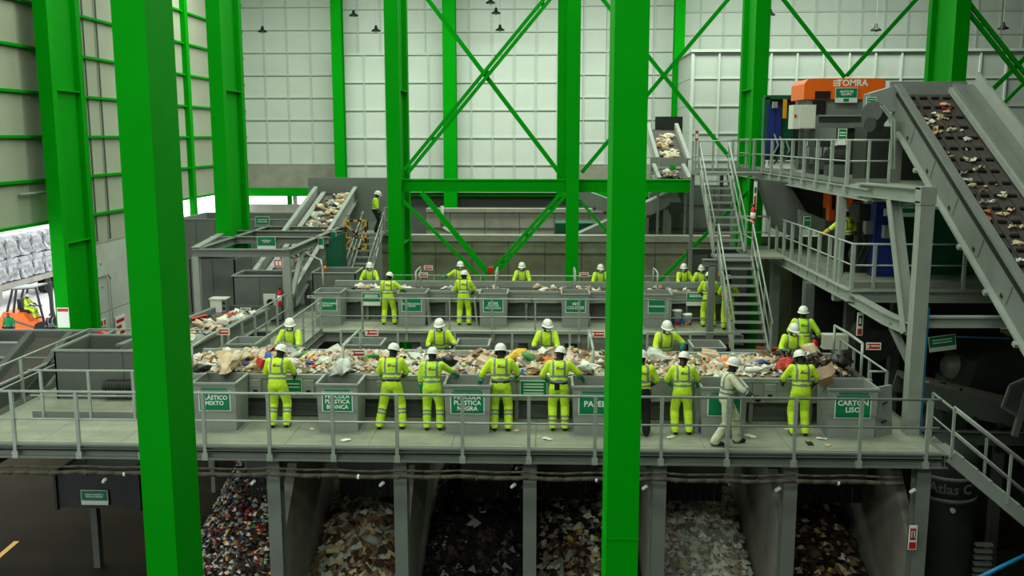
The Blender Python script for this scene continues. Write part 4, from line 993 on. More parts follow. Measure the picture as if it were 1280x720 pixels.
# ---- the big inclined belt
XB0, XB1 = 8.72, 10.02
SL = .567
def zb(y): return 6.85 - (24.0 - y) * SL
bb, bv, bn, BA, bslab = incline('inclined_conveyor', 'big steep belt conveyor with black cleats falling to lower right', XB0, XB1, 9.0, zb(9.0), 24.2, zb(24.2), side=.27, low=.62, brt=STEEL)
q_ = .06
nst = 36
clm = MB(); clm.box(-.085, .085, -.035, .035, 0, .05); clme = clm.mesh('cleat', BLACK)
ang = math.atan(SL)
for i in range(nst):
    s = (i + .5) / nst
    for j in range(4):
        xx = XB0 + .2 + j * .28 + (.06 if i % 2 else 0)
        p = BA(xx, 0) + bv * s
        inst('cleat', clme, p, bb, rot=(ang, 0, 0))
for j in (1, 2, 3):
    xx = XB0 + .06 + j * .3; bslab(xx - .006, xx + .006, 0, .004, BLACK, 'belt_seam')
bslab(XB0 - .05, XB0 - .028, -.02, .07, BLACK, 'groove_shade_strip'); bslab(XB0 + .03, XB0 + .10, .08, .2, STEELL, 'skirt'); bslab(XB1 - .10, XB1 - .03, .08, .2, STEELL, 'skirt')  # black strip paints the shade of the groove below the flange
bslab(XB1 + .03, XB1 + .5, .23, .27, STEEL, 'right_apron'); bslab(XB1 + .48, XB1 + .54, .15, .6, STEELL, 'right_side')
for i in range(11):
    s0 = .05 + i * .086; bslab(XB0 - .045, XB0 - .03, -.5, -.06, STEEL, 'inspection_panel', None, s0, s0 + .075)
    bslab(XB0 - .055, XB0 - .045, -.5, -.42, BLACK, 'latch', None, s0 + .01, s0 + .016)
    bslab(XB0 - .2, XB0 - .12, -.7, -.62, STEELL, 'bracket', None, s0 + .03, s0 + .036)
# hood at the head
q = MB(); q.prism([(XB0 - .1, 24.3, 6.6), (XB1 + .5, 24.3, 6.6), (XB1 + .5, 24.5, 7.3), (XB0 - .1, 24.5, 7.3)], (0, .06, 0)); q.build('head_plate', STEEL, bb)
q = MB(); q.prism([(XB0 - .62, 24.4, 6.55), (XB0, 24.2, 6.55), (XB0, 24.2, 7.2), (XB0 - .62, 24.4, 7.0)], (0, .5, 0)); q.build('head_box', STEEL, bb)
q = MB(); q.box(XB0 - .3, XB1, 25.4, 26.4, ZU, 6.2); q.build('dark_space_block', DARKM, bb)  # dark block added for the shaded space below the belt head
for xx in (XB0 - .05, XB1 + .45):
    q = MB(); q.ibeam((xx, 23.9, ZU), (xx, 23.9, 6.3), .2, .2, .03, (0, 1, 0)); q.build('leg', STEEL, bb)
    q = MB(); q.ibeam((xx, 10.2, GZ), (xx, 10.2, zb(10.2) - .6), .2, .2, .03, (0, 1, 0)); q.build('leg', STEEL, bb)
dm = thing('drive_motor', 'dark round drive motor at the head of big inclined belt', 'motor', atY(1095, 165, 23.8))
c = atY(1093, 143, 23.7); q = MB(); q.tube(c + Vector((-.1, -.1, .05)), c + Vector((.12, .1, -.05)), .28, 16); q.build('gear_case', DARKM, dm)
q = MB(); q.tube(c + Vector((-.16, -.2, -.25)), c + Vector((.1, 0, -.25)), .17, 14); q.build('motor', DARKM, dm)
for k in range(2):
    q = MB(); q.path([c + Vector((.05 + .07 * k, -.25, .2)), c + Vector((.32 + .07 * k, -.3, -.15)), c + Vector((.38 + .07 * k, -.3, -1.3))], .025, 6); q.build('conduit', GALV, dm)
# right end rail far
guardrail('guardrail on the high deck beyond the big inclined belt', [(11.6, 25.0, 4.75), (14, 25.0, 4.75)], spacing=.7, toe=0)

# ================================================================ small belts behind, centre right
sb, sv, sn, SA, sslab = incline('transfer_conveyor', 'small tray conveyor with waste above the crossbeam end', X_(818, 190, 43), X_(852, 190, 43), 41.2, 4.75, 45.5, 6.3, side=.28)
q = MB(); q.box(X_(814, 200, 41.2), X_(857, 200, 41.2), 41.1, 41.2, Z_(830, 207, 41.2), Z_(830, 197, 41.2)); q.build('end_lip', STEELL, sb)
q = MB(); q.box(X_(818, 200, 45.5), X_(852, 200, 45.5), 45.5, 45.6, 6.0, 6.9); q.build('back_plate', DARKM, sb)
for xx in (X_(816, 200, 41.6), X_(856, 200, 41.6)):
    q = MB(); q.box(xx - .06, xx + .06, 41.9, 42.05, GZ, 4.8); q.build('leg', STEEL, sb)
sb2, *_r = incline('transfer_conveyor', 'lower tray conveyor just under the small tray conveyor', X_(822, 215, 40), X_(856, 215, 40), 38.9, 4.1, 41, 4.6, side=.2)
for xx in (X_(822, 215, 40), X_(856, 215, 40)):
    q = MB(); q.box(xx - .05, xx + .05, 39.6, 39.7, GZ, 4.1); q.build('leg', STEEL, sb2)
guardrail('short rail left of the small tray conveyor', [(X_(803, 220, 40), 40, 3.9), (X_(823, 220, 40), 40, 3.9)], spacing=.4, toe=0, h=1.2, drop=.3)
def side_belt(label, a, b, Y, h, cov=None, sdm=None):
    A, B = atY(a[0], a[1], Y), atY(b[0], b[1], Y)
    t = thing('transfer_conveyor', label, 'conveyor', A)
    q = MB(); q.bar(A, B, 1.0, .12, ou=h * .4, m=0); q.build('belt_cover', cov or STEELL, t)
    q = MB(); q.bar(A, B, .06, h, oa=.5); q.build('side_plate', sdm or STEEL, t); q = MB(); q.bar(A, B, .06, h, oa=-.5); q.build('side_plate', sdm or STEEL, t)
    for i in range(5):
        p = A.lerp(B, (i + .5) / 5); q = MB(); q.tube(p + Vector((0, -.56, -h * .55)), p + Vector((0, .5, -h * .55)), .07, 8); q.build('roller', DARKM, t)
    return t, A, B
sd, A, B = side_belt('grey inclined conveyor rising right under the crossbeam', (722, 300), (846, 243), 40.4, .55)
q = MB(); q.box(B.x - .35, B.x + .2, 39.7, 40.2, B.z - .75, B.z - .3); q.build('drive_motor', DARKM, sd)
q = MB(); q.box(X_(828, 290, 40.2), X_(838, 290, 40.2), 40.0, 40.3, GZ, 3.0); q.build('leg', STEEL, sd)
sd2, A, B = side_belt('second grey conveyor falling right under the crossbeam', (722, 243), (790, 268), 41.6, .6)
q = MB(); q.box(B.x - .5, B.x - .3, 41.5, 41.8, GZ, B.z); q.build('leg', STEEL, sd2)
q = MB(); a, b = atY(694, 279, 42.5), atY(742, 304, 42.5); q.box(a.x, b.x, 42.5, 44, GZ, a.z); q.build('green_housing', GREENM, None, 'dark green cabinet behind the right bracing column', 'machine')

# ================================================================ lower right: stair down, tank, machines coloured dark to put in the shade there
stair('grey stair going down right from the near deck', (10.0, 18.05, -1.95), (7.75, 18.05, -.1), .95, 8, rails=(1, 1), mtl=STEELL)
tk = thing('air_tank', 'dark upright air tank lettered Atlas below the right stair', 'tank', (8.6, 19.6, GZ))
q = MB(); q.lathe([(.2, GZ), (.55, GZ + .25), (.6, GZ + .5), (.6, -.75), (.55, -.5), (.3, -.35), (.05, -.3)], (8.6, 19.6, 0), 28); q.build('shell', DARKM, tk, smooth=True)
for zz in (-1.15, -1.62):
    q = MB(); q.lathe([(.605, zz), (.605, zz + .08)], (8.6, 19.6, 0), 28); q.build('white_band', STEELL, tk, smooth=True)
tm = text_mesh('Atlas C', .3, STEELL); o = bpy.data.objects.new('lettering', tm); COL.objects.link(o); o.parent = tk
me = tm
for v in me.vertices:
    th_ = v.co.x / .61; z_ = v.co.z; rr = .607 + z_; v.co = Vector((rr * math.sin(th_), -rr * math.cos(th_), v.co.y))
o.location = (0, 0, -1.32 - GZ); o.rotation_euler = (0, 0, R(-14))
q = MB(); q.tube((8.5, 18.95, -1.75), (8.5, 19.02, -1.75), .05, 10); q.build('gauge', SIGNW, tk)
for zz in range(7):
    q = MB(); q.box(9.0, 9.35, 18.9, 19.0, -2.5 - zz * .14, -2.44 - zz * .14); q.build('louvre', STEEL, tk)
q = MB(); a, b = atY(1220, 724, 16.5), atY(1290, 690, 16.9); q.tube(a, b, .04, 8); q.build('blue_pipe', BLUEPIPE, None, 'bright blue pipe in the bottom right corner', 'pipe', smooth=True)
small_sign(1141, 672, 17.5, 11, 34, label='white and red no entry sign on bay wall at right', face=SIGNW, name='prohibition_sign', extra=[(-.4, .4, -.46, -.18, SIGNR), (-.34, .34, .28, .38, SIGNR), (-.34, .34, -.1, 0, SIGNR), (-.34, -.2, -.04, .32, SIGNR), (.2, .34, -.04, .32, SIGNR), (-.08, .08, 0, .26, BLACK)])
dk, A, B = side_belt('dark belt with scraps beyond the right end of near deck', (1128, 482), (1285, 520), 21.5, .5, RUBBER, STEELD)
q = MB(); q.box(A.x + .5, A.x + .7, 21.4, 21.6, GZ, A.z); q.box(B.x - .7, B.x - .5, 21.4, 21.6, GZ, B.z); q.build('leg', STEELD, dk)
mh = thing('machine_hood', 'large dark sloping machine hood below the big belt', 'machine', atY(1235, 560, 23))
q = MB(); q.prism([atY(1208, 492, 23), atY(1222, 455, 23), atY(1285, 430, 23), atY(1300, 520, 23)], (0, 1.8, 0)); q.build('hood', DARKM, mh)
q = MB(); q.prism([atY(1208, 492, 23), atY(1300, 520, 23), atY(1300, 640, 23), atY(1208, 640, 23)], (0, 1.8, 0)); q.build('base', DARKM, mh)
gd = thing('guard_panel', 'grey framed guard panel at the right edge below big belt', 'panel', atY(1265, 545, 20))
P = [atY(1253, 509, 20), atY(1263, 482, 20), atY(1290, 470, 20), atY(1290, 530, 20)]
q = MB(); q.prism(P, (0, .03, 0)); q.build('sheet', STEELD, gd)
for a, b in zip(P, P[1:] + P[:1]):
    q = MB(); q.bar(a, b, .06, .06, (0, 1, 0)); q.build('frame', STEEL, gd)
q = MB(); q.bar(atY(1268, 545, 20), atY(1283, 490, 20), .12, .1, (0, 1, 0)); q.build('prop', STEEL, gd)
pd = thing('pale_drum', 'pale rounded drum in the dark beyond the right post', 'drum', atY(1202, 472, 24))
c = atY(1205, 460, 24); q = MB(); q.tube(c + Vector((-.4, 0, 0)), c + Vector((.5, .3, 0)), .3, 18); q.build('shell', STEELL, pd, smooth=True)
q = MB(); q.box(c.x - .5, c.x + .4, 23.9, 24.5, GZ, c.z - .25); q.build('stand', STEELD, pd)
rotm = Matrix.Rotation(R(-8), 3, 'Y')
small_sign(1178, 429, 23, 34, 20, label='tilted white and green notice hanging in the dark at right', foot=.25, extra=lines(.2, .02), rot=rotm)
q = MB(); a = atY(1196, 421, 22.9); b = atY(1262, 423, 22.6); q.tube(a, b, .018, 6); q.build('blue_hose', BLUEPIPE, None, 'thin blue hose stretched behind the big belt', 'hose')
for k, (px0, py0, px1, py1, Y) in enumerate(((1165, 500, 1290, 440, 25.5), (1120, 545, 1290, 548, 21.0), (945, 440, 1010, 442, 27))):
    a, b = atY(px0, py0, Y), atY(px1, py1, Y); q = MB(); q.ibeam(a, b, .2, .3, .03)
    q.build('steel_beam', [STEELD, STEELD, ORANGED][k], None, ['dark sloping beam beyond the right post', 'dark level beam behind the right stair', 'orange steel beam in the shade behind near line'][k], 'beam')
q = MB(); q.box(7.6, 14, 29.0, 29.4, GZ, 2.0); q.build('shade_block', DARKM, None, 'long dark block added for the shade under the low mezzanine', 'machine')  # added dark backdrop; hides the green column and deepens the shade
for k, px in enumerate((1010, 1062, 1120)):
    a = atY(px, 420, 25); q = MB(); q.box(a.x - .12, a.x + .12, 25, 25.25, GZ, 2.1); q.build('support_post', STEELD, None, 'dark post under the low mezzanine deck, %s' % ORD[k], 'post', 'posts under the low mezzanine')
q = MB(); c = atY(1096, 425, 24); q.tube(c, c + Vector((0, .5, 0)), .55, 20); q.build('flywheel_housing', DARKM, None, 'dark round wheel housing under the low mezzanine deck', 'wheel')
q = MB(); a, b = atY(1030, 419, 23.2), atY(1060, 437, 23.2); q.box(a.x, b.x, 23.2, 23.5, b.z, a.z); q.build('control_box', BEIGEP, None, 'pale box behind the right end of the near belt', 'box')
guardrail('short guardrail at the right end of the near belt', [(6.85, 19.6, 0), (7.2, 19.6, 0), (7.2, 22.8, 0)], spacing=1.2, toe=.14)
extinguisher(Vector((6.5, 22.5, .6)), 'red extinguisher hanging behind the right end of near belt', .6)

# ================================================================ outside, left
tr = thing('trailer', 'flatbed trailer loaded with white bales in the yard', 'trailer', (-35, 62, GZ))
q = MB(); q.box(-36.2, -33.8, 50, 69.5, GZ + 1.15, GZ + 1.4); q.build('bed', STEELD, tr)
q = MB(); q.box(-33.82, -33.75, 50, 69.5, GZ + 1.0, GZ + 1.35); q.build('side_rail', CONC, tr)
for yy in (52, 62.5, 64.2, 66):
    q = MB(); q.tube((-34.3, yy, GZ + .52), (-33.8, yy, GZ + .52), .52, 18); q.build('wheel', TYRE, tr)
q = MB(); q.box(-35.2, -34.6, 50, 69.5, GZ + .7, GZ + 1.15); q.build('chassis', STEELD, tr)
q = MB(); q.box(-34.2, -33.8, 55, 57, GZ + .45, GZ + 1.0); q.build('tool_box', CONC, tr)
BALE = mat('bale_white_plastic', (176, 178, 180), .7, var=.12, scale=4, bump=.8, bscale=9)
bl = bmesh.new(); bmesh.ops.create_cube(bl, size=1); bmesh.ops.subdivide_edges(bl, edges=bl.edges[:], cuts=4, use_grid_fill=True)
for v in bl.verts: v.co += Vector((rng.normal() * .025, rng.normal() * .025, rng.normal() * .025)); v.co *= 1 - .06 * (abs(v.co.x * v.co.y) + abs(v.co.y * v.co.z))
bme = bpy.data.meshes.new('bale'); bl.to_mesh(bme); bl.free(); bme.materials.append(BALE)
bmes = [bme]
for s_ in range(3):
    b2 = bme.copy(); bmes.append(b2)
    for v in b2.vertices: v.co = Vector((v.co.x, v.co.y * (-1 if s_ % 2 else 1), v.co.z)) + Vector((rng.normal() * .03, rng.normal() * .02, rng.normal() * .02))
wire = MB()
for zz in (-.25, 0, .25): wire.box(-.52, .52, -.52, .52, zz - .008, zz + .008)
wme = wire.mesh('bale_wire', STEELL)
for k in range(12):
    for j in range(2):
        b_ = inst('waste_bale', bmes[(k * 2 + j * 3) % 4], (-35, 51 + k * 1.52, GZ + 1.4 + .73 + j * 1.46), None, 'white plastic bale on the trailer, %s layer, number %s from the near end' % ('upper' if j else 'lower', ['one', 'two', 'three', 'four', 'five', 'six', 'seven', 'eight', 'nine', 'ten', 'eleven', 'twelve'][k]), 'bale', 'bales on the trailer', scale=(2.3, 1.46, 1.42), rot=(0, 0, 0))
        w_o = bpy.data.objects.new('binding_wire', wme); COL.objects.link(w_o); w_o.parent = b_
# forklift
fx, fy = X_(34, 400, 48), 48.0
fk = thing('forklift', 'orange forklift with driver cab in the yard opening', 'forklift', (fx, fy, GZ))
q = MB(); q.prism([(fx - 1.5, fy, GZ + .35), (fx - 1.55, fy, GZ + .9), (fx - 1.25, fy, GZ + 1.35), (fx - .2, fy, GZ + 1.25), (fx + .1, fy, GZ + .8), (fx + 1.0, fy, GZ + .8), (fx + 1.0, fy, GZ + .3)], (0, 1.3, 0)); q.build('body', ORANGE, fk)
q = MB(); q.prism([(fx - 1.3, fy - .01, GZ + .95), (fx + .3, fy - .01, GZ + .5), (fx + .3, fy - .01, GZ + .6), (fx - 1.25, fy - .01, GZ + 1.1)], (0, .01, 0)); q.build('stripe', STEELD, fk)
for a, b in (((-1.1, 1.3), (-.7, 2.55)), ((-.7, 2.55), (.55, 2.65)), ((.55, 2.65), (.85, .8)), ((-.75, 1.3), (-.5, 2.55))):
    for yy in (fy + .08, fy + 1.22):
        q = MB(); q.bar((fx + a[0], yy, GZ + a[1]), (fx + b[0], yy, GZ + b[1]), .09, .09, (0, 1, 0)); q.build('cab_post', BLACK, fk)
q = MB(); q.prism([(fx - .7, fy + .02, GZ + 2.55), (fx + .55, fy + .02, GZ + 2.65), (fx + .55, fy + .02, GZ + 2.72), (fx - .7, fy + .02, GZ + 2.62)], (0, 1.26, 0)); q.build('roof', STEELL, fk)
q = MB(); q.box(fx - .6, fx - .1, fy + .4, fy + .9, GZ + 1.2, GZ + 1.4); q.box(fx - .7, fx - .55, fy + .4, fy + .9, GZ + 1.4, GZ + 1.95); q.build('seat', BLACK, fk)
q = MB(); q.bar((fx + .55, fy + .65, GZ + .9), (fx + .35, fy + .65, GZ + 1.55), .06); q.lathe([(.17, 0), (.19, .02), (.17, .04)], (fx + .33, fy + .65, GZ + 1.56), 14); q.build('steering_wheel', BLACK, fk)
for xx, r_ in ((-1.0, .32), (.75, .42)):
    for yy in (fy - .06, fy + 1.1):
        q = MB(); q.tube((fx + xx, yy, GZ + r_), (fx + xx, yy + .26, GZ + r_), r_, 16); q.build('wheel', TYRE, fk)
q = MB(); q.box(fx + 1.15, fx + 1.3, fy + .2, fy + .35, GZ + .1, GZ + 2.9); q.box(fx + 1.15, fx + 1.3, fy + .95, fy + 1.1, GZ + .1, GZ + 2.9); q.box(fx + 1.3, fx + 1.36, fy + .2, fy + 1.1, GZ + .3, GZ + .9); q.build('mast', BLACK, fk)
for yy in (.3, .9):
    q = MB(); q.box(fx + 1.36, fx + 2.4, fy + yy, fy + yy + .12, GZ + .12, GZ + .17); q.build('fork', STEELD, fk)
q = MB(); q.box(-19.3, -18.95, 33.3, 33.35, GZ + 1.2, GZ + 2.4)
sign(atY(79, 397, 33.9) , .45, .75, '', None, 'column_notice', 'white notice with red header on the green column at the opening', 'sign', 'small notice signs', face=SIGNW, extra=[(-.45, .45, .3, .46, SIGNR)])
# ================================================================ people
HIVIS = mat('hivis_yellow_fabric', (206, 244, 52), .8, var=.12, scale=14, bump=.5, bscale=22)
HIVIS2 = mat('hivis_lime_fabric', (194, 240, 56), .8, var=.12, scale=14, bump=.5, bscale=22)
REFL = mat('reflective_band', (124, 134, 132), .45, var=.06)
CREAM = mat('cream_fabric', (206, 210, 178), .85, var=.12, scale=12, bump=.5, bscale=22)
BLACKF = mat('black_fabric', (26, 26, 28), .9, var=.2, scale=12)
NAVYF = mat('navy_fabric', (40, 52, 92), .9, var=.2, scale=12)
GREENF = mat('green_fabric', (20, 120, 70), .9, var=.15, scale=12)
SKIN = mat('skin', (152, 104, 78), .6, var=.08, scale=12)
HAIR = mat('dark_hair', (30, 22, 18), .7, var=.2, scale=30)
PONY = mat('brown_hair', (72, 36, 26), .6, var=.2, scale=30)
HOOD = mat('dark_hood_fabric', (44, 42, 40), .85, var=.2, scale=20)
BOOT = mat('boot_leather', (24, 23, 22), .6, var=.2)
HELM = mat('white_helmet_shell', (232, 234, 226), .3, var=.02)
GLOVET = mat('teal_glove_rubber', (0, 130, 112), .5, var=.1)
GLOVEK = mat('dark_glove_fabric', (40, 40, 38), .8, var=.1)
MASK = mat('white_mask', (230, 230, 224), .7, var=.04)
LOGOR = mat('logo_red', (190, 30, 40), .6, var=0); LOGOB = mat('logo_blue', (24, 40, 110), .6, var=0)

def ik(a, b, l1, l2, hint):
    a = Vector(a); b = Vector(b); d = b - a; L = d.length
    if L > (l1 + l2) * .995: b = a + d * ((l1 + l2) * .995 / L); d = b - a; L = d.length
    x = (l1 * l1 - l2 * l2 + L * L) / (2 * L); h = math.sqrt(max(0, l1 * l1 - x * x))
    u = d.normalized(); hv = Vector(hint); hv = (hv - u * hv.dot(u)).normalized()
    return a + u * x + hv * h, b
def loft(mb, rings):
    n = 14; vs = []
    for c, ax, ay, rx, ry in rings:
        for k in range(n):
            t = 2 * math.pi * k / n; vs.append(Vector(c) + ax * (rx * math.cos(t)) + ay * (ry * math.sin(t)))
    fs = []
    for j in range(len(rings) - 1):
        for k in range(n): a = j * n + k; b = j * n + (k + 1) % n; fs.append((a, b, b + n, a + n))
    fs += [tuple(range(n))[::-1], tuple(range((len(rings) - 1) * n, len(rings) * n))]
    mb.add(vs, fs)
def cap(mb, a, b, ra, rb):
    a = Vector(a); b = Vector(b); d = (b - a).normalized()
    u = Vector((1, 0, 0)) if abs(d.x) < .8 else Vector((0, 1, 0)); u = (u - d * u.dot(d)).normalized(); v = d.cross(u)
    R_ = [(a - d * ra * .95, ra * .3), (a - d * ra * .6, ra * .8), (a, ra), (b, rb), (b + d * rb * .6, rb * .8), (b + d * rb * .95, rb * .3)]
    loft(mb, [(c, u, v, r, r) for c, r in R_])
def hand(wrist, d, palm_n, side, mt, parent, curl=.5):
    """glove with palm, four unequal bent fingers and a thumb from the palm's side"""
    d = Vector(d).normalized(); nrm = Vector(palm_n); nrm = (nrm - d * nrm.dot(d)).normalized(); s = d.cross(nrm).normalized() * side
    w_ = Vector(wrist); q = MB()
    u = s
    loft(q, [(w_ - d * .13, u, nrm, .064, .062), (w_ - d * .06, u, nrm, .056, .054), (w_, u, nrm, .042, .036), (w_ + d * .05, u, nrm, .05, .026), (w_ + d * .095, u, nrm, .05, .022)])
    for i, ln in enumerate((.084, .094, .088, .068)):
        o = w_ + d * .09 + u * (.033 - i * .022)
        d1 = (d + nrm * curl * .6).normalized(); d2 = (d + nrm * curl * 2.0).normalized()
        k1 = o + d1 * ln * .5; k2 = k1 + d2 * ln * .5
        q.tube(o, k1, .0125, 6, .0115); q.tube(k1, k2, .0115, 6, .009)
    o = w_ + d * .03 + u * .04; k1 = o + (d * .5 + u * .7 + nrm * .3).normalized() * .04; k2 = k1 + (d * .9 + u * .2 + nrm * .4).normalized() * .035
    q.tube(o, k1, .013, 6, .012); q.tube(k1, k2, .012, 6, .008)
    me = q.mesh('glove', mt, True)
    o_ = bpy.data.objects.new('glove', me); COL.objects.link(o_); o_.parent = parent
    return o_
HELME = {}
def helmet_mesh(mt):
    if mt.name in HELME: return HELME[mt.name]
    q = MB(); n = 20; prof = [(.125, 0), (.127, .03), (.12, .07), (.1, .11), (.068, .138), (.03, .15), (.004, .152)]
    vs = []
    for r, z in prof:
        for k in range(n):
            t = 2 * math.pi * k / n; vs.append((r * .92 * math.cos(t), r * 1.12 * math.sin(t), z))
    fs = []
    for j in range(len(prof) - 1):
        for k in range(n): a = j * n + k; b = j * n + (k + 1) % n; fs.append((a, b, b + n, a + n))
    q.add(vs, fs)
    # brim: short all round, a peak in front (+Y)
    vs = []
    for k in range(n):
        t = 2 * math.pi * k / n; vs.append((.115 * math.cos(t), .14 * math.sin(t), .012))
    for k in range(n):
        t = 2 * math.pi * k / n; e = .022 + (.05 * max(0, math.sin(t)) ** 2); vs.append(((.115 + .02) * math.cos(t), (.14 + e) * math.sin(t), -.004))
    q.add(vs, [(k, (k + 1) % n, n + (k + 1) % n, n + k) for k in range(n)])
    for dx in (-.03, 0, .03):   # crown ridges
        q.path([(dx, -.1, .105), (dx, -.04, .145), (dx, .04, .145), (dx, .1, .105)], .008, 5)
    HELME[mt.name] = q.mesh('hard_hat', mt, True)
    return HELME[mt.name]
LOGO_TX = None
def person(label, loc, yaw, lean=8, hl=None, hr=None, feet=((-.13, 0), (.13, .02)), hp=20, hy=0, scale=1.0, kind='hivis', glove=None, mask=True, bands=True,
           hat=True, sit=False, logo=True, muffs=False, vest=False, group='workers', shin=(.25, .42), pelvis=.93, belt=False, beltbag=False, toes=(0, 0), hair=None, ponytail=False):
    global LOGO_TX
    root = thing('person', label, 'person', loc, group, rz=R(yaw))
    root.scale = (scale,) * 3
    L = R(lean); sp = Vector((0, math.sin(L), math.cos(L))); fwv = Vector((0, math.cos(L), -math.sin(L))); X = Vector((1, 0, 0))
    P = Vector((0, -.04 * math.sin(L) * 3, pelvis)); N = P + sp * .53
    Hq = Matrix.Rotation(R(hy), 3, 'Z') @ Matrix.Rotation(-R(lean * .6 + hp), 3, 'X')
    Hc = N + Hq @ Vector((0, .035, .118))
    mb = MB()
    loft(mb, [(P - sp * .1, X, fwv, .14, .11), (P - sp * .04, X, fwv, .192, .145), (P + sp * .08, X, fwv, .188, .145), (P + sp * .2, X, fwv, .185, .14), (P + sp * .34, X, fwv, .21, .15), (P + sp * .44, X, fwv, .21, .135), (P + sp * .495, X, fwv, .168, .1), (P + sp * .53, X, fwv, .09, .08), (P + sp * .555, X, fwv, .07, .07)])
    segs = []   # (a, b, r, tag)
    def seg(a, b, ra, rb, tg): cap(mb, a, b, ra, rb); segs.append((Vector(a), Vector(b), (ra + rb) / 2, tg))
    segs.append((P - sp * .08, P + sp * .5, .15, 'torso'))
    seg(N - sp * .02, Hc - Hq @ Vector((0, 0, .06)), .07, .066, 'neck')
    hd = [Hc + Hq @ Vector((0, 0, z)) for z in (-.115, -.09, -.03, .04, .09, .115)]
    hx, hyv = Hq @ Vector((1, 0, 0)), Hq @ Vector((0, 1, 0))
    loft(mb, [(hd[0] + hyv * .03, hx, hyv, .03, .03), (hd[1] + hyv * .02, hx, hyv, .052, .062), (hd[2], hx, hyv, .07, .09), (hd[3], hx, hyv, .076, .097), (hd[4], hx, hyv, .06, .078), (hd[5], hx, hyv, .025, .03)])
    segs.append((hd[0], hd[5], .08, 'head'))
    nose = Hc + Hq @ Vector((0, .1, -.02)); cap(mb, nose + Hq @ Vector((0, -.02, .03)), nose + Hq @ Vector((0, .008, -.015)), .012, .016)
    for s in (-1, 1):
        e = Hc + Hq @ Vector((s * .078, 0, -.01)); cap(mb, e + Hq @ Vector((0, 0, .02)), e - Hq @ Vector((0, 0, .02)), .014, .012)
    hands = []
    for s, tgt in ((-1, hl), (1, hr)):
        sh = N - sp * .065 + X * (s * .185)
        tgt = Vector(tgt) if tgt is not None else sh + Vector((s * .1, .12, -.52))
        el, wr = ik(sh, tgt, .29, .26, Vector((s * .8, -.35, -.6)))
        seg(sh, el, .076, .066, 'uarm'); seg(el, wr - (wr - el).normalized() * .02, .064, .048, 'farm')
        hands.append((s, wr, (wr - el)))
    for s, ft, toe in zip((-1, 1), feet, toes):
        hip = P + Vector((s * .095, 0, -.03)); an = Vector((ft[0], ft[1], .09 + (ft[2] if len(ft) > 2 else 0)))
        kn, an = ik(hip, an, .44, .43, Vector((s * .12, 1, 0)))
        seg(hip, kn, .108, .093, 'thigh'); seg(kn, an + Vector((0, 0, .02)), .093, .086, 'shin')
        td = Matrix.Rotation(R(toe), 3, 'Z') @ Vector((s * .12, 1, 0)); td.normalize()
        an2 = Vector((an.x, an.y, an.z - .03)); seg(an2 - td * .04, an2 + td * .15 + Vector((0, 0, -.012)), .052, .043, 'boot')
    me0 = mb.mesh('body', SKIN)
    tmp = bpy.data.objects.new('body', me0); COL.objects.link(tmp)
    rm = tmp.modifiers.new('remesh', 'REMESH'); rm.mode = 'VOXEL'; rm.voxel_size = .021
    sm = tmp.modifiers.new('smooth', 'SMOOTH'); sm.factor = .5; sm.iterations = 2
    dg = bpy.context.evaluated_depsgraph_get()
    me = bpy.data.meshes.new_from_object(tmp.evaluated_get(dg))
    bpy.data.objects.remove(tmp)
    me.name = 'body'
    S = {'hivis': HIVIS, 'lime': HIVIS2, 'cream': CREAM, 'green': GREENF, 'dark': BLACKF}[kind]
    legm = S if not vest else BLACKF
    me.materials.clear()
    for mm in (S, REFL, SKIN, BOOT, hair or HOOD, legm): me.materials.append(mm)
    nf = len(me.polygons); ctr = np.empty(nf * 3); me.polygons.foreach_get('center', ctr); ctr = ctr.reshape(-1, 3)
    best = np.full(nf, 9.); who = np.zeros(nf, int); tt = np.zeros(nf)
    for i, (a, b, r, tg) in enumerate(segs):
        A = np.array(a); D = np.array(b - a); t_ = np.clip((ctr - A) @ D / (D @ D), 0, 1); ds = np.linalg.norm(ctr - (A + t_[:, None] * D), axis=1) / r
        k = ds < best; best[k] = ds[k]; who[k] = i; tt[k] = t_[k]
    mi = np.zeros(nf, int)
    Pn = np.array(P); tor = (ctr - Pn) @ np.array(sp)
    tl = {}
    for i, (a, b, r, tg) in enumerate(segs):
        k = who == i; t_ = tt
        if tg == 'torso':
            if bands:
                mi[k & (((tor > .10) & (tor < .145)) | ((tor > .19) & (tor < .235)))] = 1
                mi[k & (tor > .23) & (abs(abs(ctr[:, 0]) - .115) < .024)] = 1
            mi[k & (tor < .07)] = 5 if vest else mi[k & (tor < .07)]
            if belt: mi[k & (tor > .06) & (tor < .1)] = 3
            mi[k & (tor > .535)] = 4
        elif tg == 'neck': mi[k] = 4
        elif tg == 'head':
            rel = (ctr - np.array(Hc)); fy = rel @ np.array(hyv); fz = rel @ np.array(Hq @ Vector((0, 0, 1)))
            mi[k] = 4; mi[k & (fy > .03) & (fz < .05)] = 2
        elif tg == 'farm':
            if bands: mi[k & (t_ > .3) & (t_ < .5)] = 1
            if kind == 'green': mi[k] = 2
        elif tg == 'thigh': mi[k] = 5
        elif tg == 'shin':
            mi[k] = 5
            if bands and not vest:
                for c0 in shin: mi[k & (t_ > c0) & (t_ < c0 + .11)] = 1
        elif tg == 'boot': mi[k] = 3
    me.polygons.foreach_set('material_index', mi.tolist()); me.polygons.foreach_set('use_smooth', [True] * nf); me.update()
    bo = bpy.data.objects.new('body', me); COL.objects.link(bo); bo.parent = root
    gm_ = glove or GLOVEK
    for s, wr, d in hands:
        pn = Vector((-s * .6, .1, -.8)) if d.z > -.3 * d.length else Vector((-s, .25, 0))
        hand(wr, d, pn, s if True else -s, gm_, root)
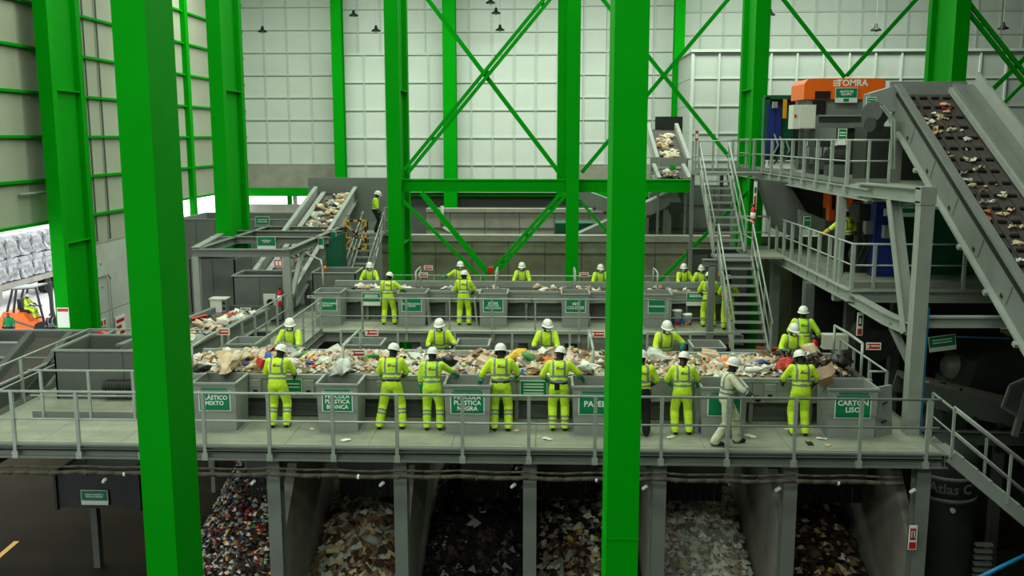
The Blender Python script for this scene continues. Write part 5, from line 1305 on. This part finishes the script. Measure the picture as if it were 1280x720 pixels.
    for s in (-1, 1):
        e = Hc + Hq @ Vector((s * .03, .088, .012)); q = MB(); q.lathe([(.002, -.012), (.01, -.008), (.013, 0), (.01, .008), (.002, .012)], e, 8)
        ey = bpy.data.objects.new('eye', q.mesh('eye', GLASS, True)); COL.objects.link(ey); ey.parent = root
    if hat:
        h_ = bpy.data.objects.new('hard_hat', helmet_mesh(HELM)); COL.objects.link(h_); h_.parent = root
        h_.matrix_local = Matrix.Translation(Hc + Hq @ Vector((0, .0, .035))) @ Hq.to_4x4()
        q = MB(); q.path([Hc + Hq @ Vector((-.085, .01, .03)), Hc + Hq @ Vector((-.05, .045, -.1)), Hc + Hq @ Vector((.05, .045, -.1)), Hc + Hq @ Vector((.085, .01, .03))], .006, 5)
        st = bpy.data.objects.new('chin_strap', q.mesh('chin_strap', BLACK)); COL.objects.link(st); st.parent = root
    if muffs:
        for s in (-1, 1):
            e = Hc + Hq @ Vector((s * .085, 0, -.01)); q = MB(); q.tube(e - hx * (.015 * s), e + hx * (.03 * s), .042, 12, .034)
            mu = bpy.data.objects.new('ear_muff', q.mesh('ear_muff', BLACK, True)); COL.objects.link(mu); mu.parent = root
    if mask:
        q = MB(); loft(q, [(Hc + Hq @ Vector((0, .075, -.055)), hx, Hq @ Vector((0, 0, 1)), .05, .042), (Hc + Hq @ Vector((0, .11, -.05)), hx, Hq @ Vector((0, 0, 1)), .038, .034), (Hc + Hq @ Vector((0, .135, -.045)), hx, Hq @ Vector((0, 0, 1)), .015, .015)])
        mk = bpy.data.objects.new('face_mask', q.mesh('face_mask', MASK, True)); COL.objects.link(mk); mk.parent = root
    if logo and kind != 'green':
        def B_(x, z, dy=.0): # point on the back of the jacket
            ry = .147; return P + sp * z + X * x - fwv * (ry * math.sqrt(max(.1, 1 - (x / .21) ** 2)) + .012 + dy)
        q = MB()
        for i, x in enumerate((-.065, -.04)):
            q.prism([B_(x, .36), B_(x + .018, .36), B_(x + .045, .42), B_(x + .027, .42)], -fwv * .004, m=i)
        lo = bpy.data.objects.new('back_logo', q.mesh('back_logo', [LOGOB, LOGOR])); COL.objects.link(lo); lo.parent = root
        if LOGO_TX is None: LOGO_TX = text_mesh('CEMEX', .042, LOGOB)
        lt = bpy.data.objects.new('back_lettering', LOGO_TX); COL.objects.link(lt); lt.parent = root
        p = B_(.045, .375); zx = X; zy = sp; zz = -fwv
        lt.matrix_local = Matrix.Translation(p) @ Matrix((zx, zy, zz)).transposed().to_4x4()
    if ponytail:
        q = MB(); a_ = Hc + Hq @ Vector((0, -.085, -.02)); q.tube(a_, a_ + Vector((0, -.06, -.12)), .03, 8, .045); q.tube(a_ + Vector((0, -.06, -.12)), a_ + Vector((0, -.07, -.27)), .045, 8, .02)
        pt_ = bpy.data.objects.new('ponytail', q.mesh('ponytail', PONY, True)); COL.objects.link(pt_); pt_.parent = root
    if beltbag:
        q = MB(); c = P - fwv * .15 + sp * .04 + X * (-.04); q.box(c.x - .05, c.x + .05, c.y - .03, c.y + .02, c.z - .09, c.z + .05)
        bb_ = bpy.data.objects.new('belt_pouch', q.mesh('belt_pouch', BLACKF)); COL.objects.link(bb_); bb_.parent = root
    return root
def ground(px, Y, z=0): return (X_(px, 172.5 + (CAMH - z) * 1196 / Y, Y), Y, z)
# near line, front row (backs to the camera)
YP = 18.62
person('worker at near belt beside PLÁSTICO MIXTO bin, back turned, helmet turned right', ground(350, YP), 0, 12, (-.16, .36, 1.02), (.24, .42, 1.0), ((-.14, 0), (.15, .03)), 20, -25, 1.0, belt=False)
person('worker at near belt with legs apart, right of PELÍCULA PLÁSTICA BLANCA bin', ground(491, YP), 0, 10, (-.2, .38, 1.0), (.2, .4, 1.02), ((-.26, -.03), (.2, .0)), 18, -15, 1.02, belt=True)
person('worker left of PELÍCULA PLÁSTICA NEGRA bin reaching right with teal glove', ground(541, YP - .05), 0, 8, (-.25, .15, .86), (.46, .42, 1.1), ((-.12, 0), (.16, .0)), 14, 0, .98, glove=GLOVET, belt=False, kind='lime')
person('worker reaching left into the PELÍCULA PLÁSTICA NEGRA bin with teal glove', ground(626, YP - .05), 0, 8, (-.42, .12, .92), (.3, .36, 1.02), ((-.13, 0), (.15, .0)), 14, 6, 1.03, glove=GLOVET, belt=True, muffs=True)
person('worker left of PAPEL bin with belt pouch, reaching right with teal glove', ground(698, YP), 0, 8, (-.26, .3, 1.0), (.48, .3, 1.03), ((-.12, 0), (.13, .0)), 20, -18, 1.0, glove=GLOVET, belt=True, beltbag=True, shin=(.52, .72))
person('worker in hi-vis vest and black trousers half behind the nearest centre column', ground(800, 18.3), 0, 5, (-.25, .3, 1.0), (.25, .3, 1.0), ((-.12, 0), (.12, .02)), 10, 0, 1.0, vest=True)
person('worker with dark ponytail at near belt, right of the centre column', ground(851, 18.45), 0, 8, (-.22, .34, 1.0), (.36, .36, 1.0), ((-.13, 0), (.16, .0)), 20, -20, .97, glove=GLOVET, shin=(.72,), ponytail=True)
person('man in cream overalls walking right with a hand on the front guardrail', ground(906, 17.85), -90, 6, (-.2, -.02, .82), (.36, .42, 1.06), ((-.1, .24), (.1, -.22)), 8, 4, 1.0, kind='cream', mask=False, logo=False, shin=(.05,), hair=HAIR)
person('worker at near belt left of CARTÓN LISO bin, back turned', ground(998, 18.45), 0, 8, (-.28, .36, 1.0), (.34, .3, 1.0), ((-.12, 0), (.12, .0)), 22, 10, 1.0, muffs=True, shin=(.72,))
# near line, far side (facing the camera)
YQ = 21.75
person('worker across the near belt, behind the first worker, facing the camera', ground(368, YQ), 175, 18, (-.28, .5, .98), (.2, .46, 1.02), hp=-4, hy=18, glove=GLOVET)
person('worker across the near belt holding a black bag, facing the camera', ground(551, YQ), 180, 14, (-.24, .36, 1.08), (.14, .4, 1.02), hp=-1, glove=GLOVEK)
person('worker across the near belt beyond wide green notice, looking right', ground(684, YQ), 170, 14, (-.2, .42, 1.0), (.22, .42, 1.0), hp=-2, hy=25, muffs=True)
person('worker across the near belt right of centre column with teal gloves', ground(829, YQ - .1), 185, 20, (-.34, .3, 1.1), (.16, .46, 1.02), hp=-1, glove=GLOVET, scale=1.02)
person('worker across the near belt at right, stooping over a red bag', ground(987, YQ), 170, 18, (-.1, .42, 1.04), (.2, .46, 1.0), hp=1, hy=14, glove=GLOVET, scale=.98)
person('standing worker behind the right end of near belt carrying orange scraps, back turned', ground(1000, 23.1), -8, 4, (-.2, .3, 1.0), (.42, .1, .92), hp=-6, hy=-10, scale=1.03, kind='lime', vest=False)
# far line
YE = 29.55
person('worker at far belt right of PLÁSTICO DURO BLANCO bin, reaching right with teal glove', ground(486, YE), 0, 8, (-.1, .36, 1.02), (.5, .32, 1.08), ((-.16, 0), (.2, .02)), 20, -20, .97, glove=GLOVET, shin=(.72,))
person('worker at far belt left of ENVASE CARTÓN MULTICAPAS bin, back turned', ground(580, YE), 0, 8, (-.2, .36, 1.02), (.26, .36, 1.0), ((-.15, 0), (.16, 0)), 12, 0, 1.0, shin=(.72,))
person('worker behind grey staircase post at the far belt', ground(885, YE), 0, 6, (-.2, .36, 1.02), (.24, .34, 1.0), ((-.16, 0), (.16, 0)), 16, 0, 1.0, shin=(.72,))
person('worker half hidden by the foot of steep staircase at far belt', ground(909, YE - .35), -10, 6, (-.2, .36, 1.02), (.2, .3, 1.0), ((-.12, -.1), (.12, .1)), 16, 0, .97, shin=(.72,))
YH = 32.0
person('worker across the far belt at its left end, facing the camera', ground(464, YH), 180, 12, (-.24, .4, 1.0), (.24, .36, .98), hp=-2, hy=10, glove=GLOVET, scale=.98)
person('worker across the far belt stretching an arm left with teal glove', ground(576, YH), 175, 10, (-.2, .3, 1.05), (.56, .22, 1.2), hp=-4, hy=20, glove=GLOVET)
person('worker across the far belt between the bracing columns, facing the camera', ground(653, YH), 175, 16, (-.2, .42, .98), (.2, .42, .98), hp=-1, glove=GLOVET)
person('worker across the far belt left of the nearest centre column', ground(749, YH), 185, 16, (-.2, .42, .98), (.2, .42, .98), hp=-1, glove=GLOVET, scale=.97)
person('worker across the far belt at right, looking right', ground(852, YH), 195, 12, (-.24, .4, 1.0), (.2, .42, 1.0), hp=-3, hy=-30, glove=GLOVET, scale=.98)
person('worker across the far belt beside the staircase post, looking down', ground(876, YH), 165, 16, (-.2, .42, 1.0), (.2, .42, 1.0), hp=0, glove=GLOVET, scale=.97)
# others
person('lone worker standing on the landing above the narrow staircase, facing right', ground(470, 38.5, 2.06), -80, 4, None, None, hp=14, scale=.98, vest=True)
person('worker on the low mezzanine deck operating the orange sorter, back turned', ground(1056, 24.9, ZL), 35, 8, (-.4, .42, 1.02), (.3, .1, .92), hp=6, vest=True, scale=1.0, glove=YELLOW)
person('bystander in green shirt in the yard at the far left', (X_(12, 410, 46), 46, GZ), 180, 2, None, None, kind='green', hat=False, mask=False, bands=False, logo=False, hp=4, hair=HAIR, vest=True, group='people in the yard')
person('bystander in black and white jersey in the yard beside the green column', (X_(65, 408, 46), 46, GZ), 175, 2, None, None, kind='dark', hat=False, mask=True, bands=True, logo=False, hp=4, hair=HAIR, group='people in the yard')
person('driver in hi-vis seated in the orange forklift cab', (fx - .32, fy + .65, GZ + .55), -90, 6, (-.2, .42, 1.12), (.2, .42, 1.12), ((-.15, .5, .35), (.15, .5, .35)), hp=6, pelvis=.95, scale=.95, logo=False, group='people in the yard')
# ================================================================ waste
def wm(n, c, **k): return mat('waste_' + n, c, k.pop('rough', .6), var=.18, scale=9, **k)
WC = {'beige': wm('beige', (206, 184, 150)), 'white': wm('white', (226, 224, 212)), 'tan': wm('tan', (190, 164, 128)), 'pale pink': wm('pink', (212, 186, 168)), 'brown': wm('brown', (124, 98, 70)),
      'black': wm('black', (30, 29, 28), rough=.35), 'green': wm('green', (70, 140, 70)), 'red': wm('red', (196, 58, 48)), 'blue': wm('blue', (40, 80, 160)), 'yellow': wm('yellow', (220, 180, 60)), 'grey': wm('grey', (150, 148, 140)),
      'orange': wm('orange', (222, 130, 70)), 'clear grey': wm('clear', (196, 200, 190), rough=.25), 'dark brown': wm('darkbrown', (64, 44, 30))}
def lump(seed, sx, sy, sz, rough=.28):
    r = np.random.default_rng(seed); bm = bmesh.new(); bmesh.ops.create_icosphere(bm, subdivisions=2, radius=.5)
    ph = r.uniform(0, 6.28, (4, 3)); fr = r.uniform(3, 9, (4, 3))
    for v in bm.verts:
        n = sum(math.sin(fr[i][0] * v.co.x + ph[i][0]) * math.sin(fr[i][1] * v.co.y + ph[i][1]) * math.cos(fr[i][2] * v.co.z + ph[i][2]) for i in range(4))
        v.co *= 1 + rough * n + r.normal() * .06
        v.co.x *= sx; v.co.y *= sy; v.co.z *= sz
    me = bpy.data.meshes.new('waste'); bm.to_mesh(me); bm.free(); me.materials.append(WC['beige']); return me
def sheet(seed, a=1.0, b=.7):
    r = np.random.default_rng(seed); n = 4; q = MB(); V = []; 
    z = r.normal(0, .12, (n + 1, n + 1))
    for k in range(2):
        for i in range(n + 1):
            for j in range(n + 1): V.append((a * (i / n - .5) + z[j, i] * .2, b * (j / n - .5) + z[i, j] * .2, z[i, j] + .03 * k))
    m_ = (n + 1) ** 2; fs = []
    for i in range(n):
        for j in range(n):
            p = i * (n + 1) + j; f = (p, p + 1, p + n + 2, p + n + 1); fs.append(f[::-1]); fs.append(tuple(x + m_ for x in f))
    bd = [i * (n + 1) for i in range(n + 1)] + [n * (n + 1) + j for j in range(1, n + 1)] + [i * (n + 1) + n for i in range(n - 1, -1, -1)] + [j for j in range(n - 1, 0, -1)]
    for a_, b_ in zip(bd, bd[1:] + bd[:1]): fs.append((a_, b_, b_ + m_, a_ + m_))
    q.add(V, fs); return q.mesh('waste', WC['beige'])
SH = {'crumpled bag': [lump(i, 1, .8, .62, .3) for i in range(4)], 'torn wrapper': [lump(10 + i, 1.1, .7, .35, .4) for i in range(4)], 'film sheet': [sheet(20 + i) for i in range(3)]}
q = MB(); q.lathe([(.1, -.5), (.2, -.48), (.22, -.3), (.19, -.1), (.22, .1), (.2, .25), (.08, .42), (.08, .5)], n=10, ax=Matrix.Rotation(R(90), 3, 'Y')); SH['plastic bottle'] = [q.mesh('waste', WC['white'], True)]
q = MB(); q.box(-.5, .5, -.35, .35, -.22, .2); q.prism([(-.5, -.35, .2), (.5, -.35, .2), (.45, -.6, .34), (-.42, -.6, .3)], (0, 0, .02)); SH['squashed carton'] = [q.mesh('waste', WC['tan'])]
for nm in ('crumpled bag', 'torn wrapper'):
    for me in SH[nm]: me.polygons.foreach_set('use_smooth', [i % 3 != 0 for i in range(len(me.polygons))])
NAMES = {'crumpled bag': 'plastic_bag', 'torn wrapper': 'wrapper', 'film sheet': 'plastic_film', 'plastic bottle': 'plastic_bottle', 'squashed carton': 'carton'}
def pick(ws):
    t = random.random() * sum(w for _, w in ws)
    for k, w in ws:
        t -= w
        if t <= 0: return k
    return ws[-1][0]
SHW = [('crumpled bag', 5), ('torn wrapper', 5), ('film sheet', 3), ('plastic bottle', 1.2), ('squashed carton', 1.2)]
def toss(p, size, cols, where, group, shapes=SHW, tilt=.5):
    s = pick(shapes); c = pick(cols)
    c0 = ('small ' if size < .18 else 'large ' if size > .27 else '') + c
    z = random.uniform(.7, 1.15)
    return inst(NAMES[s], random.choice(SH[s]), p, None, '%s %s %s' % (c0, s, where), 'waste', group, (random.uniform(-tilt, tilt), random.uniform(-tilt, tilt), random.uniform(0, 6.28)), (size, size * random.uniform(.7, 1.1), size * z), WC[c])
def mound(name, label, x0, x1, y0, y1, zf, nx, ny, mt, cat='waste heap'):
    V = []; fs = []
    for j in range(ny + 1):
        for i in range(nx + 1):
            x = x0 + (x1 - x0) * i / nx; y = y0 + (y1 - y0) * j / ny; V.append((x, y, zf(x, y)))
    for j in range(ny):
        for i in range(nx): p = j * (nx + 1) + i; fs.append((p, p + 1, p + nx + 2, p + nx + 1))
    q = MB(); q.add(V, fs); return q.build(name, mt, None, label, cat, kind='stuff')
MIXC = [('beige', 6), ('white', 5), ('tan', 4), ('pale pink', 3), ('brown', 2), ('black', 1.3), ('grey', 2), ('clear grey', 3), ('green', .2), ('red', .3), ('orange', .35), ('yellow', .3), ('blue', .15)]
def hn(x): return .5 + .5 * math.sin(x * 1.9 + .6) * math.sin(x * .83 + 1.1)
NZ = [(-6.3, 'above the PLÁSTICO MIXTO bin'), (-4.7, 'by the first worker'), (-3.5, 'above the BLANCA bin'), (-2.1, 'between second and third workers'), (-1, 'above the NEGRA bin'), (.6, 'by the wide green notice'), (1.5, 'above the PAPEL bin'), (3.0, 'right of centre column'), (4.1, 'above the half hidden bin'), (5.4, 'by the last worker'), (99, 'at the right end')]
def zone(x): return next(n for a, n in NZ if x < a)
FZ = [(-5.2, 'at its left end'), (-3.6, 'by the second bin'), (-2.2, 'by the middle worker'), (-.9, 'under the red bell'), (.9, 'by the PET COLORES bin'), (2.6, 'behind the centre column'), (4, 'by the paint buckets'), (99, 'at its right end')]
def fzone(x): return next(n for a, n in FZ if x < a)
def nearz(x, y):
    e = max(0, 1 - ((y - 20.2) / .95) ** 2); end = min(1, max(0, (6.6 - x) / .5))
    return .9 + (.05 + (.12 + .14 * hn(x)) * e) * end
mound('waste_bed', 'fine mixed scraps lying under the heap on the near belt', XN0 + .1, XN1 - .1, 19.3, 21.08, lambda x, y: nearz(x, y) + rng.normal() * .015, 90, 10, wm('scraps', (120, 104, 84)))
q = MB(); pal = [c for c, _ in MIXC]
base = [(-.5, -.4, -.15), (.5, -.45, -.05), (.4, .45, -.1), (-.45, .4, .05), (-.1, -.1, .3), (.15, .1, -.3)]
for i in range(2600):
    x = random.uniform(XN0 + .15, XN1 - .2); y = random.uniform(19.33, 21.05); s_ = random.uniform(.07, .17); a = random.uniform(0, 6.28); ca, sa = math.cos(a) * s_, math.sin(a) * s_
    z = nearz(x, y) + .02; q.add([(x + bx * ca - by * sa, y + bx * sa + by * ca, z + bz * s_ * random.uniform(.6, 1.8)) for bx, by, bz in base], [(0, 1, 4), (1, 2, 4), (2, 3, 4), (3, 0, 4), (1, 0, 5), (2, 1, 5), (3, 2, 5), (0, 3, 5)], pal.index(pick(MIXC if x < 5 else [('black', 6), ('brown', 3), ('beige', 1)])))
q.build('loose_scraps', [WC[c] for c in pal], None, 'fine loose scraps covering the heap on the near belt', 'scraps', kind='stuff')
for k in range(300):
    x = random.uniform(XN0 + .2, XN1 - .25); y = 19.42 + 1.55 * random.random() ** .9
    sz = random.uniform(.16, .36) * (1.15 if random.random() < .2 else 1)
    cols = MIXC if x < 5.0 else [('black', 6), ('dark brown', 4), ('brown', 2), ('beige', 1), ('white', 1)]
    toss((x, y, nearz(x, y) + sz * .12), sz, cols, 'on near belt ' + zone(x), 'waste on the near belt')
# big individual finds on the near belt
for px, py, sz, c, s, l in ((648, 445, .55, 'yellow', 'crumpled bag', 'big yellow bag standing out on the near belt'), (666, 448, .5, 'green', 'torn wrapper', 'dark green wrapper on near belt beside the yellow bag'),
                            (556, 452, .5, 'black', 'crumpled bag', 'black bag held over the near belt'), (252, 460, .35, 'black', 'crumpled bag', 'black bag at the left end of the near belt'),
                            (954, 452, .2, 'blue', 'crumpled bag', 'blue ball of plastic on the near belt'), (982, 454, .5, 'red', 'crumpled bag', 'translucent red bag on the near belt before last worker'),
                            (943, 462, .42, 'white', 'plastic bottle', 'tall white plastic jug on the near belt'), (478, 449, .28, 'red', 'torn wrapper', 'bright pink red wrapper held by the worker with legs apart'),
                            (462, 446, .35, 'green', 'torn wrapper', 'pale green wrapper on near belt beside tube frame'), (428, 456, .6, 'clear grey', 'crumpled bag', 'clear grey bag behind the tube frame on near belt'),
                            (735, 458, .4, 'white', 'crumpled bag', 'white bag beside the teal glove at PAPEL bin'), (820, 445, .6, 'clear grey', 'crumpled bag', 'clear bag held by worker right of centre column'),
                            (285, 455, .65, 'beige', 'crumpled bag', 'large beige bag on near belt above first bin'), (1012, 438, .55, 'beige', 'crumpled bag', 'pale bundle beside the standing worker at right'),
                            (1050, 448, .6, 'black', 'crumpled bag', 'big black bag at the right end of near belt'), (1030, 470, .5, 'brown', 'squashed carton', 'brown carton in the CARTÓN LISO bin')):
    p = atZ(px, py, 1.2)
    inst(NAMES[s], SH[s][0], p, None, l, 'waste', None, (random.uniform(-.4, .4), random.uniform(-.4, .4), random.uniform(0, 6)), (sz, sz * .8, sz * .8), WC[c])
# far belt
for k in range(110):
    x = random.uniform(XG0 + .2, XG1 - .3); y = random.uniform(30.42, 31.3)
    if math.sin(x * 2.1) < -.75: continue
    sz = random.uniform(.12, .3)
    toss((x, y, .95 + sz * .16), sz, [('beige', 4), ('white', 5), ('tan', 2), ('grey', 2), ('pale pink', 1), ('black', .6)], 'on the far belt, ' + fzone(x), 'waste on the far belt', tilt=.3)
# feed belt
for k in range(85):
    s = random.uniform(.12, .97); x = random.uniform(-9.6, -8.65); p = FA(x, .05) + fdv * s
    sz = random.uniform(.25, .5) if s > .45 else random.uniform(.2, .4)
    toss(p, sz, [('beige', 4), ('white', 4), ('tan', 3), ('grey', 1), ('green', .3), ('blue', .3), ('brown', 1), ('clear grey', 2)], 'on the feed belt at left, ' + ('top ' if s > .8 else 'upper ' if s > .6 else 'middle ' if s > .4 else 'foot ') + ('left' if x < -9.3 else 'centre' if x < -8.95 else 'right'), 'waste on the feed belt', [('crumpled bag', 5), ('torn wrapper', 3), ('film sheet', 2)])
for k in range(55):
    s = random.uniform(.05, .95); x = random.uniform(-9.75, -8.5); p = LA(x, .06) + lv * s
    toss(p, random.uniform(.22, .42), MIXC, 'on the short dark feed belt, ' + ('far ' if s > .66 else 'middle ' if s > .33 else 'near ') + ('left' if x < -9.1 else 'right'), 'waste on the short feed belt')
# big inclined belt: sparse scraps
for k in range(70):
    s = random.uniform(.5, .985); x = XB0 + .15 + random.random() * .8; p = BA(x, .03) + bv * s
    sz = random.uniform(.08, .24)
    o = toss(p, sz, [('white', 5), ('beige', 3), ('orange', 1.5), ('red', .8), ('pale pink', 2), ('tan', 2), ('green', .4), ('clear grey', 2)], 'on the big inclined belt, ' + ('top ' if s > .86 else 'upper ' if s > .74 else 'middle ' if s > .62 else 'lower ') + ('left' if x < XB0 + .55 else 'right'), 'waste on the big inclined belt', [('crumpled bag', 1), ('torn wrapper', 5), ('film sheet', 4)], .2)
    o.rotation_euler.x += ang
# small tray conveyors
for k in range(34):
    s = random.uniform(.05, .8); x = random.uniform(X_(824, 190, 43), X_(846, 190, 43)); p = SA(x, .06) + sv * s
    toss(p, random.uniform(.28, .5), [('beige', 4), ('white', 5), ('tan', 2), ('brown', 1)], 'on the small tray conveyor, ' + ('upper ' if s > .5 else 'middle ' if s > .25 else 'lower ') + ('left' if x < X_(835, 190, 43) else 'right'), 'waste on the small tray conveyor', [('crumpled bag', 5), ('torn wrapper', 3)])
for k in range(16):
    p = Vector((random.uniform(X_(826, 215, 40), X_(852, 215, 40)), random.uniform(39.1, 40.4), 4.25)); p.z = 4.2 + (p.y - 38.9) * .24
    toss(p, random.uniform(.2, .34), [('white', 4), ('brown', 3), ('black', 3), ('tan', 2)], 'on the lower tray conveyor', 'waste on the lower tray conveyor')
for k in range(26):
    t_ = random.random(); p = atY(1132 + 100 * t_, 478 + 25 * t_, 21.5); p.y += random.uniform(-.35, .35); p.z += .1
    toss(p, random.uniform(.16, .34), [('black', 6), ('dark brown', 5), ('brown', 2), ('white', .5), ('beige', 1)], 'on the dark belt at right', 'waste on the dark belt')
# litter on the deck
for k, (px, py, c, sz) in enumerate(((611, 537, 'beige', .2), (646, 538, 'beige', .17), (684, 548, 'white', .2), (838, 546, 'white', .2), (938, 545, 'white', .24), (985, 536, 'white', .14), (1012, 554, 'black', .22), (1027, 548, 'white', .2), (1035, 556, 'beige', .16), (390, 536, 'white', .12), (432, 550, 'white', .2), (1128, 490, 'white', .2))):
    p = atZ(px, py, .015)
    if p.y > 19.1: continue
    inst('scrap', SH['film sheet'][k % 3], p, None, '%s scrap lying on the near deck floor, %s' % (c, ORD[k]), 'litter', 'scraps on the deck floor', (0, 0, k * 1.3), (sz, sz * .8, sz * .25), WC[c])
# ---- heaps in the bays under the near deck
def heap(k, x0, x1, label, col, cols, height, n_big, n_small, smin, smax, shapes=SHW, cx=.5):
    def zf(x, y):
        u = (x - x0) / (x1 - x0); v = (y - 17.9) / 7.5
        return GZ + height * max(.03, (1 - abs(u - cx) ** 1.6 * 1.25) * min(1, .14 + v * 1.35)) + .0
    mound('waste_heap', label + ' in its bay under the near deck', x0, x1, 17.9, 26.9, lambda x, y: zf(x, y) + rng.normal() * .05, 26, 60, col)
    for i in range(n_big):
        x = random.uniform(x0 + .15, x1 - .15); y = 18.2 + 6.5 * random.random() ** 1.5; sz = random.uniform(smin, smax)
        toss((x, y, zf(x, y) + sz * .1), sz, cols, ('at foot of ' if y < 19.2 else 'low in ' if y < 20.6 else 'high in ') + ('left half of ' if (x - x0) / (x1 - x0) < .5 else 'right half of ') + label, 'pieces of the ' + label, shapes, .9)
    # the small pieces nobody could count: one object
    q = MB(); pal = [c for c, _ in cols]; ml = [WC[c] for c in pal]
    base = [(-.5, -.4, -.15), (.5, -.45, -.05), (.4, .45, -.1), (-.45, .4, .05), (-.1, -.1, .3), (.15, .1, -.3)]
    for i in range(n_small):
        x = random.uniform(x0 + .08, x1 - .08); y = 18.0 + 8 * random.random() ** 1.3; s_ = random.uniform(.6, 1.5) * smin; a = random.uniform(0, 6.28); ca, sa = math.cos(a) * s_, math.sin(a) * s_
        z = zf(x, y) + .04; vs = [(x + bx * ca - by * sa, y + bx * sa + by * ca, z + bz * s_ * random.uniform(.6, 1.6)) for bx, by, bz in base]
        q.add(vs, [(0, 1, 4), (1, 2, 4), (2, 3, 4), (3, 0, 4), (1, 0, 5), (2, 1, 5), (3, 2, 5), (0, 3, 5)], pal.index(pick(cols)))
    q.build('loose_scraps', ml, None, 'fine loose scraps covering the ' + label, 'scraps', kind='stuff')
heap(0, -8.3, -5.44, 'colourful can heap', WC['dark brown'], [('white', 3), ('red', .9), ('black', 6), ('green', .5), ('yellow', .6), ('blue', .4), ('grey', 4), ('dark brown', 5)], 3.9, 80, 5000, .1, .22, cx=.7)
heap(1, -5.2, -2.93, 'dull film heap', WC['brown'], [('beige', 1.5), ('clear grey', 2), ('brown', 5), ('dark brown', 4), ('tan', 1), ('grey', 2)], 3.5, 80, 2200, .22, .55, [('crumpled bag', 4), ('film sheet', 4), ('torn wrapper', 2)], .6)
heap(2, -2.69, -.39, 'black film heap', WC['black'], [('black', 9), ('dark brown', 1.0), ('grey', .15)], 2.6, 50, 1200, .2, .5, [('crumpled bag', 4), ('film sheet', 4), ('torn wrapper', 3)])
heap(3, -.15, 2.13, 'mixed paper heap', WC['dark brown'], [('dark brown', 4), ('brown', 3), ('white', 3), ('grey', 4), ('tan', 2), ('yellow', .4), ('black', 3)], 3.5, 80, 2400, .16, .38)
heap(4, 2.37, 4.65, 'pale paper heap', WC['grey'], [('white', 5), ('grey', 5), ('beige', 2), ('clear grey', 3)], 3.6, 90, 2600, .16, .4, [('torn wrapper', 3), ('film sheet', 5), ('squashed carton', 1.5)], .4)
heap(5, 4.89, 7.18, 'dark carton heap', WC['black'], [('black', 6), ('dark brown', 5), ('brown', 3), ('tan', 1), ('yellow', .4), ('white', .3)], 2.9, 50, 1500, .16, .4)
